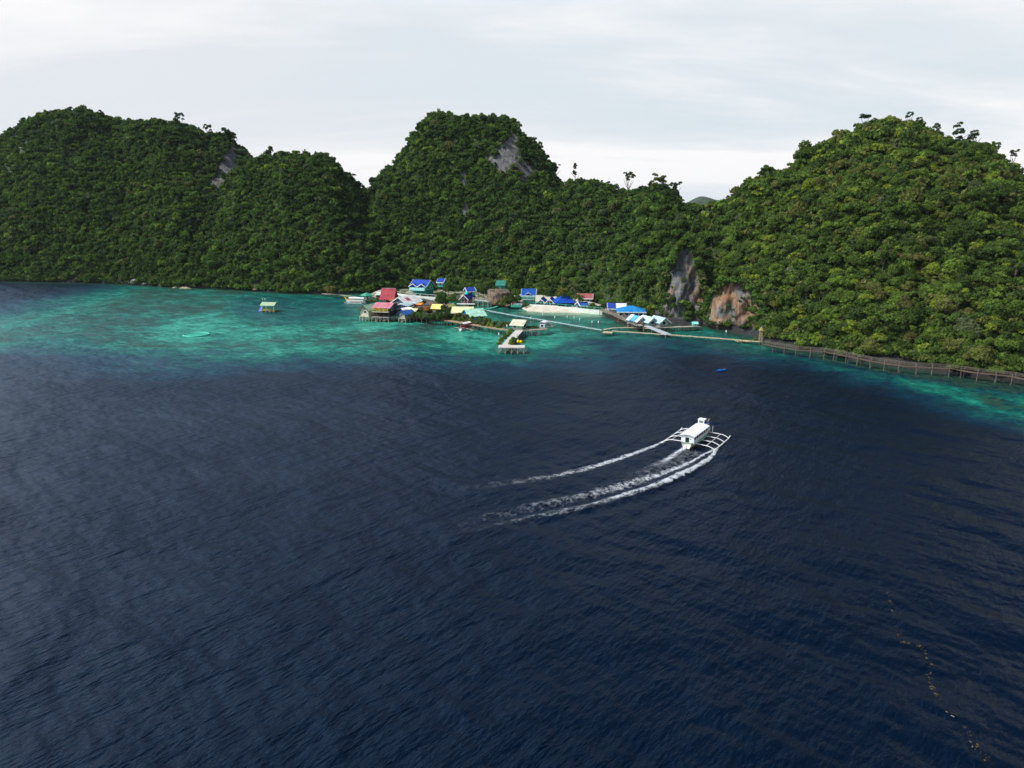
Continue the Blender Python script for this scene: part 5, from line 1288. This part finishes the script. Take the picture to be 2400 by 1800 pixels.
palm(778, 691, 1.2, 2.6, .3, 'small palm by the old shore walkway left of the village', 9, (0.16, 0.15, 0.04))
for i, (a, b, r, tn) in enumerate([(1388, 722, 1.8, 2), (1402, 724, 1.8, 1), (1416, 722, 1.6, 1), (1376, 716, 1.4, 2), (1252, 690, 2.2, 1), (1285, 693, 2.0, 0), (1310, 696, 2.2, 1)]):
    shrub(a, b, 1.5, r, tn, ['green bush right of the striped shelter', 'dark bush near the right end of the seawall', 'bush where beach meets the timber pier', 'low bush behind the striped shelter', 'bush behind the turquoise house above the beach', 'dark bush behind the beach cottages', 'bush behind the big blue pavilion'][i], 'bushes behind the beach', zs=1.0)
# marker poles
mp_ = [(1272, 744, 1.3, 0), (1244, 757, 1.9, 0), (1300, 750, 1.2, 0), (1329, 752, 1.6, 0), (1345, 753.5, 1.5, 0), (1358, 756.5, 1.3, 0), (1387, 766, 1.8, 0), (1402, 766.5, 1.8, 0), (1484, 772, 2.2, 0), (1590, 776, 1.2, 0), (1701, 788, 1.6, 0), (1169, 804, 2.6, 1.7), (1188, 789, 3.2, 1.7), (1213, 802, 2.4, 1.7)]
ml = ['short white-topped pole standing alone nearest the beach', 'tall white-topped pole between jetty hut and side pier hut', 'stubby pole just left of the group by the long footbridge', 'white-topped pole in the middle of the inner bay', 'white-topped pole right of the bay\'s middle one', 'short white-topped pole above the middle of the long footbridge', 'tall white-topped pole before the square platform',
      'bare-looking pole just left of the square platform', 'tall pole inside the curved bamboo walkway', 'white-topped pole between gangway and grey cliff', 'white-topped pole in the dark water under the orange cliff', 'white pole at the left end of the jetty platform', 'tall white pole along the jetty hedge', 'thin white pole right of the jetty shrubs']
for (a, b, h, z), lab in zip(mp_, ml):
    o = empty('marker_pole', G(a, b, z), 0, lab, 'pole', 'white-topped poles')
    MB().tube([(0, 0, -1.2 if z == 0 else 0), (.04, 0, h)], .06, 5).build('pole', WOOD, o)
    MB().lathe([(.11, h - .55), (.15, h - .45), (.15, h - .05), (.06, h + .12)], 8, (.04, 0)).build('cap', WHITE, o)
# ================================================================== BOATS
def ring_hull(L, B, D, sheer, n=15, keel=.25, stern_w=.75):
    """open-topped hull as a lofted mesh; bow towards +y"""
    vs, fs = [], []; k = 9
    for i in range(n):
        t = i / (n - 1); y = -L / 2 + L * t
        w = B / 2 * (stern_w + (1 - stern_w) * min(t / .35, 1)) * (1 - max(0, (t - .62) / .38) ** 2.1)
        w = max(w, .03); z1 = D + sheer * max(0, (t - .55) / .45) ** 2 + sheer * .3 * max(0, (.2 - t) / .2) ** 2
        z0 = -keel + (z1 + keel) * max(0, (t - .8) / .2) ** 2.2 * .8
        for j in range(k):
            a = math.pi * j / (k - 1); c = math.cos(a); s = math.sin(a)
            x = -w * c * (abs(c) ** -.1 if abs(c) > 1e-3 else 1); z = z1 - (z1 - z0) * s ** 1.15
            vs.append((x, y + .35 * s * 0, z))
    for i in range(n - 1):
        for j in range(k - 1): fs.append((i * k + j, i * k + j + 1, (i + 1) * k + j + 1, (i + 1) * k + j))
    fs.append(tuple(range(k))); fs.append(tuple(range((n - 1) * k, n * k))[::-1])
    for i in range(n - 1): fs.append((i * k, (i + 1) * k, (i + 1) * k + k - 1, i * k + k - 1))   # deck
    return vs, fs
CREAM = paint('cream_hull', '#dcdccb', .45, .07); GREEN = paint('sea_green_trim', '#2f9c7d', .5, .12); WPOLE = paint('white_poles', '#e6e6e4', .5, .06)
def outrigger_boat(label, loc, rz, L=11.0, B=2.35, D=.85, arms=(-4.0, -1.3, 1.3, 4.0), span=4.6, fl=(-4.6, 4.4), hull=CREAM, trim=GREEN, roof=WHITE, wallm=WHITE, big=True, armr=.075, cab=(-4.9, 2.6), roof_z=2.25, pole=WPOLE, side=None, sheer=.9):
    o = empty('outrigger_boat', loc, rz, label, 'boat', 'outrigger boats')
    vs, fs = ring_hull(L, B, D, sheer); h = mesh_obj('hull', vs, fs, hull, o, True)
    m = MB()
    for sgn in (-1, 1):
        pts = []
        for t in np.linspace(0.02, .97, 12):
            w = B / 2 * (.75 + .25 * min(t / .35, 1)) * (1 - max(0, (t - .62) / .38) ** 2.1); z1 = D + sheer * max(0, (t - .55) / .45) ** 2 + sheer * .3 * max(0, (.2 - t) / .2) ** 2
            pts.append((sgn * (w + .03), -L / 2 + L * t, z1 + .02))
        m.tube(pts, .065, 6)
        if big:
            pts2 = [(p[0] * 1.01, p[1], p[2] - .38) for p in pts[:9]]; m.tube(pts2, .05, 5)
    m.build('gunwale', trim, h)
    # cabin
    y0, y1 = cab; cw = B / 2 - .02; zr = roof_z
    m = MB()
    for sgn in (-1, 1):
        x = sgn * cw
        m.box(min(x, x - sgn * .06), max(x, x - sgn * .06), y0, y1, D - .02, D + .62)
        for yy in np.linspace(y0 + .05, y1 - .05, 7 if big else 4): m.box(min(x, x - sgn * .08), max(x, x - sgn * .08), yy - .07, yy + .07, D + .62, zr)
        m.box(min(x, x - sgn * .06), max(x, x - sgn * .06), y0, y1, zr - .22, zr)
    if big:
        m.box(-cw, -.42, y0 - .06, y0 - .003, D - .02, zr); m.box(.30, cw, y0 - .06, y0 - .003, D - .02, zr); m.box(-.42, .30, y0 - .06, y0 - .003, zr - .35, zr)
    m.build('cabin', side or wallm, o)
    if big:
        d1 = MB().box(-.42, .30, y0 + .1, y0 + .14, D, zr - .35).build('doorway', DARK, o)
        wn = MB().box(.48, .66, y0 - .075, y0 - .061, D + .75, zr - .5).build('window', DARK, o)
        for sgn in (-1, 1):
            for k in range(6):
                a = y0 + .05 + (y1 - y0 - .1) * k / 6 + .12; b = y0 + .05 + (y1 - y0 - .1) * (k + 1) / 6 - .12
                x = sgn * (cw - .12); MB().box(min(x, x - sgn * .02), max(x, x - sgn * .02), a, b, D + .62, zr - .22).build('window', DARK if k % 2 else paint('red_curtain', '#5a1f28', .8, .2), o)
    # roof, slightly cambered
    m = MB(); n = 8; e = .18
    for i in range(n):
        xa, xb = -cw - e + (2 * cw + 2 * e) * i / n, -cw - e + (2 * cw + 2 * e) * (i + 1) / n
        za, zb = (zr + .26 * (1 - (x / (cw + e)) ** 2) for x in (xa, xb))
        m.slab((xa, y0 - .35, za), (xb, y0 - .35, zb), (xb, y1 + .3, zb), (xa, y1 + .3, za), .06)
    m.build('roof', roof, o)
    if big:
        wh = MB()
        MB().box(-.95, .95, y1 + .05, y1 + 2.0, D + .03, 1.6).build('foredeck', WHITE, o)
        wh.box(-.92, .20, y1 + .32, y1 + 1.45, 1.603, zr + .85).build('wheelhouse', WHITE, o)
        wo_ = [c for c in o.children if c.name.startswith('wheelhouse')][0]
        MB().box(-.72, .02, y1 + .30, y1 + .317, zr + .30, zr + .72).build('window', paint('grey_glass', '#5f6a70', .2, .1), wo_)
        MB().box(-1.0, .28, y1 + .25, y1 + 1.55, zr + .852, zr + .93).build('roof', WHITE, wo_)
        MB().box(.203, .22, y1 + .5, y1 + 1.3, D + 1.3, zr + .6).build('window', DARK, wo_)
        MB().tube([(0, L / 2 - .6, D + sheer), (0, L / 2 + 1.1, D + sheer + .75)], .07, 6).build('bowsprit', paint('varnished', '#b79f6a', .5, .15), o)
        MB().tube([(1.9, 2.9, D + .1), (1.9, 2.9, D + 1.5)], .04, 5).build('mast', WPOLE, o)
        MB().box(-.3, .3, y0 - .45, y0 - .07, D - .1, D + .25).build('stern_step', GREEN, o)
        MB().tube([(0, -L / 2 + .15, D), (0, -L / 2 - .28, -.3)], .12, 6).build('rudder', CREAM, o)
    # outrigger arms, each one bowed pole through the hull to both floats
    zt = D - .2
    for ya in arms:
        pts = []
        for x in np.linspace(-span, span, 17):
            ax_ = abs(x) / span
            z = zt + .12 * (1 - ax_) - (zt - .22) * max(0, (ax_ - .72) / .28) ** 1.4
            pts.append((x, ya, z))
        MB().tube(pts, armr, 7).build('outrigger_arm', pole, o)
    for sgn in (-1, 1):
        MB().tube([(sgn * span, fl[0], .16), (sgn * span, 0, .14), (sgn * span, fl[1] - .4, .18), (sgn * span * .995, fl[1] + .5, .42)], .12 if big else .09, 8, .08).build('float', pole, o)
        MB().tube([(sgn * span * .68, arms[0], zt + .1), (sgn * span * .68, arms[-1], zt + .1)], armr * .75, 6).build('brace', pole, o)
    return o
bst = G(1606, 1053); hd = Vector((.55, .835, 0)).normalized()
bc = bst + hd * 5.0
boat = outrigger_boat('large white outrigger passenger boat under way with green trim', (bc.x, bc.y, 0), math.atan2(-hd.x, hd.y))
boat.scale = (.85, .85, .85)
def on_boat(name, mb, mat, loc, label, cat):
    w = Matrix.Translation((bc.x, bc.y, 0)) @ Matrix.Rotation(math.atan2(-hd.x, hd.y), 4, 'Z') @ (Vector(loc) * .85)
    o = mb.build(name, mat, None, True); o.location = w
    return tag(o, label, cat)
on_boat('water_tank', MB().lathe([(.05, 0), (.32, .02), (.36, .3), (.34, .62), (.15, .78), (.02, .8)], 14), paint('grey_tank', '#6f7680', .4, .15), (.62, 3.5, 1.6), 'rounded grey tank beside the wheelhouse of the white passenger boat', 'tank')
on_boat('barrel', MB().lathe([(.05, 0), (.30, .02), (.30, .4), (.28, .80), (.1, .85)], 14), paint('blue_drum', '#2a56b8', .4, .15), (.45, 4.3, 1.6), 'bright blue drum at the bow of the white passenger boat', 'barrel')
RB = G(1096, 771)
outrigger_boat('small moored outrigger boat with white canopy and red sides', (RB.x, RB.y, 0), R(-33), 7.6, 1.5, .6, (-2.2, 0, 2.0), 3.6, (-3.2, 3.4), paint('white_hull', '#dddcd8', .5, .1), paint('red_trim', '#a83448', .5, .1), paint('pinkish_canopy', '#eedadd', .6, .06), WHITE, False, .055, (-2.6, 2.4), 1.95, paint('pale_poles', '#cfc6b4', .7, .15), paint('red_sides', '#b5485c', .6, .15), .6)
YB = G(832, 711)
outrigger_boat('white boat with long flat canopy and yellow bow moored beside the shore walkway', (YB.x, YB.y + 1.0, 0), R(82), 8.2, 1.5, .8, (-2.6, 0, 2.5), 2.0, (-3.4, 3.4), paint('white_hull', '#dddcd8', .5, .1), paint('yellow_trim', '#e0a92b', .5, .12), WHITE, WHITE, False, .05, (-3.4, 2.2), 1.95, WPOLE, WHITE, 1.0)
yb = [o for o in COL.objects if o.name.startswith('outrigger_boat')][-1]
MB().add([(-.45, 3.0, .75), (.45, 3.0, .75), (0, 4.4, 1.85), (-.45, 3.0, 1.1), (.45, 3.0, 1.1), (0, 4.45, 2.7)], [(0, 2, 1), (3, 4, 5), (0, 1, 4, 3), (1, 2, 5, 4), (2, 0, 3, 5)]).build('prow', paint('yellow_trim', '#e0a92b', .5, .12), yb)
SB = G(1283, 767)
outrigger_boat('tiny grey outrigger canoe tied behind the small white-roofed hut', (SB.x - .3, SB.y + 1.4, 0), R(-48), 5.0, .8, .45, (-1.2, 1.2), 1.7, (-1.8, 2.0), paint('grey_hull', '#b9bdb8', .6, .15), WOOD, paint('grey_canopy', '#aeb3ac', .7, .1), WHITE, False, .045, (-1.2, .8), 1.2, paint('pale_poles', '#cfc6b4', .7, .15), WOOD, .3)
# floating hut
fh = empty('floating_hut', G(633, 730, 0), R(-8), 'floating raft hut with pale green roof and blue slide on the lagoon', 'raft hut')
BAM2 = paint('yellowed_bamboo', '#a59b58', .8, .2)
m = MB(); m.box(-2.6, 2.6, -1.8, 1.8, .35, .5); m.build('deck', BAM2, fh)
for a in (-2.2, -.75, .75, 2.2): MB().tube([(a, -1.9, .1), (a, 1.9, .1)], .24, 8).build('float', paint('grey_drum', '#7f8577', .6, .15), fh)
for a in (-2.2, 2.2):
    for b in (-1.5, 1.5): MB().box(a - .09, a + .09, b - .09, b + .09, .502, 2.45).build('post', paint('cream_post', '#d5cfae', .7, .1), fh)
m = MB(); m.slab((-2.7, -2.1, 2.35), (2.7, -2.1, 2.35), (2.7, 0, 3.35), (-2.7, 0, 3.35), .1); m.slab((-2.7, 0, 3.35), (2.7, 0, 3.35), (2.7, 2.1, 2.35), (-2.7, 2.1, 2.35), .1)
m.build('roof', paint('roof_pale_green', '#a3b890', .55, .12, .8, corr=('X', .5)), fh)
m = MB(); m.box(-2.5, 2.5, -1.75, -1.7, 1.0, 1.1)
for a in np.linspace(-2.4, 2.4, 12): m.box(a - .03, a + .03, -1.75, -1.7, .502, 1.0)
m.build('railing', BAM2, fh)
MB().slab((-3.7, -1.4, .15), (-2.9, -1.4, .15), (-2.5, .6, 2.3), (-3.2, .6, 2.3), .12).build('slide', paint('blue_slide', '#1f47c4', .4, .1), fh)
for a in (-3.1, -2.2):
    p = MB().tube([(a, 1.2, .5), (a - .1, 1.2, 4.6)], .05, 5).build('flagpole', WOOD, fh); MB().box(a - .12, a + .16, 1.17, 1.2, 3.9, 4.55).build('flag', paint('pale_flag', '#cfd8c2', .7, .1), p)
# round net ring
nr = empty('floating_ring', G(460, 785.5, 0), 0, 'round turquoise ring with netting afloat on the reef', 'floating ring')
rr_ = 28 * scale_at(460, 785.5)
m = MB(); c = [(rr_ * math.cos(a), rr_ * math.sin(a), .18) for a in np.linspace(0, 2 * math.pi, 49)]; m.tube(c, .17, 8); m.build('rim', paint('ring_green', '#62c6ac', .5, .08), nr, True)
m = MB(); m.lathe([(rr_ - .1, .06), (rr_ - .12, .1), (.02, .08)], 40); m.build('netting', paint('net_green', '#259a80', .6, .12), nr)
# blue float
kf = empty('kayak', G(1691, 869, 0), R(-70), 'small bright blue kayak adrift on the dark water', 'kayak')
vs, fs = ring_hull(2.5, .7, .26, .14, 11, .1, .3); kh = mesh_obj('hull', vs, fs, paint('kayak_blue', '#1d6fd0', .35, .1), kf, True)
MB().lathe([(.22, .27), (.22, .31), (.16, .31)], 12).build('seat', paint('dark_blue', '#15356b', .6, .1), kf)
# ================================================================== FOAM AND FLOATING WEED
def foam_mat():
    m = bpy.data.materials.new('foam'); m.use_nodes = True; t = m.node_tree; b = t.nodes['Principled BSDF']; out = [n for n in t.nodes if n.type == 'OUTPUT_MATERIAL'][0]
    g = N(t, 'ShaderNodeNewGeometry'); a = N(t, 'ShaderNodeAttribute', attribute_name='foam_amount')
    n1 = N(t, 'ShaderNodeTexNoise', inputs={'Scale': 3.4, 'Detail': 7.0, 'Roughness': .78, 'Distortion': .5}); t.links.new(g.outputs['Position'], n1.inputs['Vector'])
    sp = N(t, 'ShaderNodeSeparateColor'); t.links.new(a.outputs['Color'], sp.inputs[0])
    n2 = N(t, 'ShaderNodeTexNoise', inputs={'Scale': 1.1, 'Detail': 3.0}); t.links.new(g.outputs['Position'], n2.inputs['Vector'])
    nn_ = mth(t, 'ADD', mth(t, 'MULTIPLY', mth(t, 'SUBTRACT', n1.outputs[0], .5), 1.9), mth(t, 'MULTIPLY', n2.outputs[0], .95))
    v = mth(t, 'ADD', nn_, mth(t, 'MULTIPLY', sp.outputs[0], .42))
    al = ramp(t, v, [(.55, 0.0), (.90, 1.0)])
    al = mth(t, 'MULTIPLY', al, mth(t, 'MINIMUM', mth(t, 'MULTIPLY', sp.outputs[0], 1.1), 0.74))
    b.inputs['Base Color'].default_value = (.72, .76, .80, 1); b.inputs['Roughness'].default_value = .8
    t.links.new(al, b.inputs['Alpha'])
    return m
FOAM = foam_mat()
def foam(paths):
    Xs, Fs, Ds = [], [], []; base = 0
    for pts, w0, w1, d0, d1, skew in paths:
        P = [G(a, b) for a, b in pts]; k = np.linspace(0, 1, len(P)); n = 140; m_ = 11
        t = np.linspace(0, 1, n); x = np.interp(t, k, [p.x for p in P]); y = np.interp(t, k, [p.y for p in P])
        for _ in range(14):
            x[1:-1] = (x[:-2] + x[1:-1] * 2 + x[2:]) / 4; y[1:-1] = (y[:-2] + y[1:-1] * 2 + y[2:]) / 4
        tx_ = np.gradient(x); ty_ = np.gradient(y); l = np.hypot(tx_, ty_); nx, ny = -ty_ / l, tx_ / l
        u = np.linspace(-1, 1, m_); w = w0 + (w1 - w0) * t ** .8
        X = x[:, None] + nx[:, None] * u[None, :] * w[:, None] + .2 * fbm(x[:, None], y[:, None] + u[None, :], 1, 2); Y = y[:, None] + ny[:, None] * u[None, :] * w[:, None]
        dn = (d0 + (d1 - d0) * t)[:, None] * (1 - np.abs(u[None, :] - skew * t[:, None]) ** 1.6).clip(0, 1)
        dn *= sstep(0, .015, t)[:, None] * np.clip((1 - t) / .6, 0, 1)[:, None]
        Z = .06 + .05 * dn + wake_z(X, Y)
        idx = np.arange(n * m_).reshape(n, m_) + base
        Fs += [tuple(q) for q in np.stack([idx[:-1, :-1], idx[1:, :-1], idx[1:, 1:], idx[:-1, 1:]], -1).reshape(-1, 4).tolist()]
        Xs.append(np.stack([X, Y, Z], -1).reshape(-1, 3)); Ds.append(dn.ravel()); base += n * m_
    o = mesh_obj('wake_foam', np.concatenate(Xs).tolist(), Fs, FOAM)
    d = np.concatenate(Ds); attr_col(o.data, 'foam_amount', np.stack([d, d, d], -1))
    tag(o, 'white wake foam trailing behind the passenger boat', 'foam', kind='stuff')
foam([([(1566, 1030), (1540, 1043), (1490, 1062), (1430, 1083), (1370, 1101), (1300, 1117), (1220, 1130), (1120, 1143), (1020, 1152)], .28, 1.4, .95, .5, -.2),
      ([(1684, 1048), (1665, 1075), (1640, 1092), (1590, 1116), (1540, 1138), (1470, 1160), (1390, 1182), (1310, 1200), (1230, 1214), (1140, 1232), (1020, 1255)], .32, 1.25, 1.1, .58, .3),
      ([(1680, 1050), (1652, 1066), (1620, 1082), (1560, 1105), (1490, 1130), (1420, 1150), (1330, 1172), (1240, 1190), (1130, 1215), (1020, 1238)], .25, 1.6, .8, .55, 0),
      ([(1607, 1050), (1585, 1065), (1550, 1085), (1500, 1106), (1440, 1128)], .45, 1.5, 1.1, .12, 0),
      ([(1640, 1058), (1600, 1078), (1540, 1105), (1460, 1135), (1360, 1160)], 1.6, 2.8, .30, .16, 0)])
def weed():
    rg = np.random.default_rng(4); pts = [(2079, 1388), (2086, 1404), (2093, 1424), (2099, 1445), (2104, 1485), (2112, 1508), (2146, 1507), (2168, 1527), (2182, 1560), (2176, 1590), (2186, 1608), (2192, 1625), (2212, 1652), (2240, 1684), (2276, 1722), (2284, 1748), (2306, 1768), (2320, 1790)]
    P = np.array([list(G(a, b))[:2] for a, b in pts]); q = []; c = []
    seg = np.linspace(0, len(P) - 1, 260)
    for s in seg:
        i = min(int(s), len(P) - 2); p = P[i] + (P[i + 1] - P[i]) * (s - i) + rg.normal(size=2) * .13
        if math.sin(s * 5.1) + rg.normal() * .7 < -.2: continue
        r = .025 + .07 * rg.random() ** 2; a = rg.random() * 6.28
        q.append([(p[0] + r * math.cos(a + k * 1.57) * (1.7 if k % 2 else .8), p[1] + r * math.sin(a + k * 1.57) * (1.7 if k % 2 else .8), .045 + .01 * k) for k in range(4)])
        c.append([(.12, .09, .045), (.17, .15, .055), (.06, .057, .048), (.33, .32, .30)][rg.choice(4, p=[.42, .28, .24, .06])])
    me = cards_mesh('seaweed', np.array(q), np.array(c), LEAF_F); o = bpy.data.objects.new('seaweed', me); COL.objects.link(o)
    tag(o, 'broken line of drifting brown seaweed on the dark water', 'seaweed', kind='stuff')
weed()
# ================================================================== AIR
def haze():
    m = bpy.data.materials.new('haze_air'); m.use_nodes = True; t = m.node_tree
    t.nodes.remove(t.nodes['Principled BSDF']); out = [n for n in t.nodes if n.type == 'OUTPUT_MATERIAL'][0]
    v = N(t, 'ShaderNodeVolumePrincipled'); v.inputs['Color'].default_value = (.80, .90, 1.0, 1); v.inputs['Density'].default_value = 0.000035
    t.links.new(v.outputs[0], out.inputs['Volume'])
    o = MB().box(-11000, 11000, -3500, 15500, -3.5, 160).build('haze', m)
    tag(o, 'thin sea haze in the air over the bay', kind='stuff')
haze()
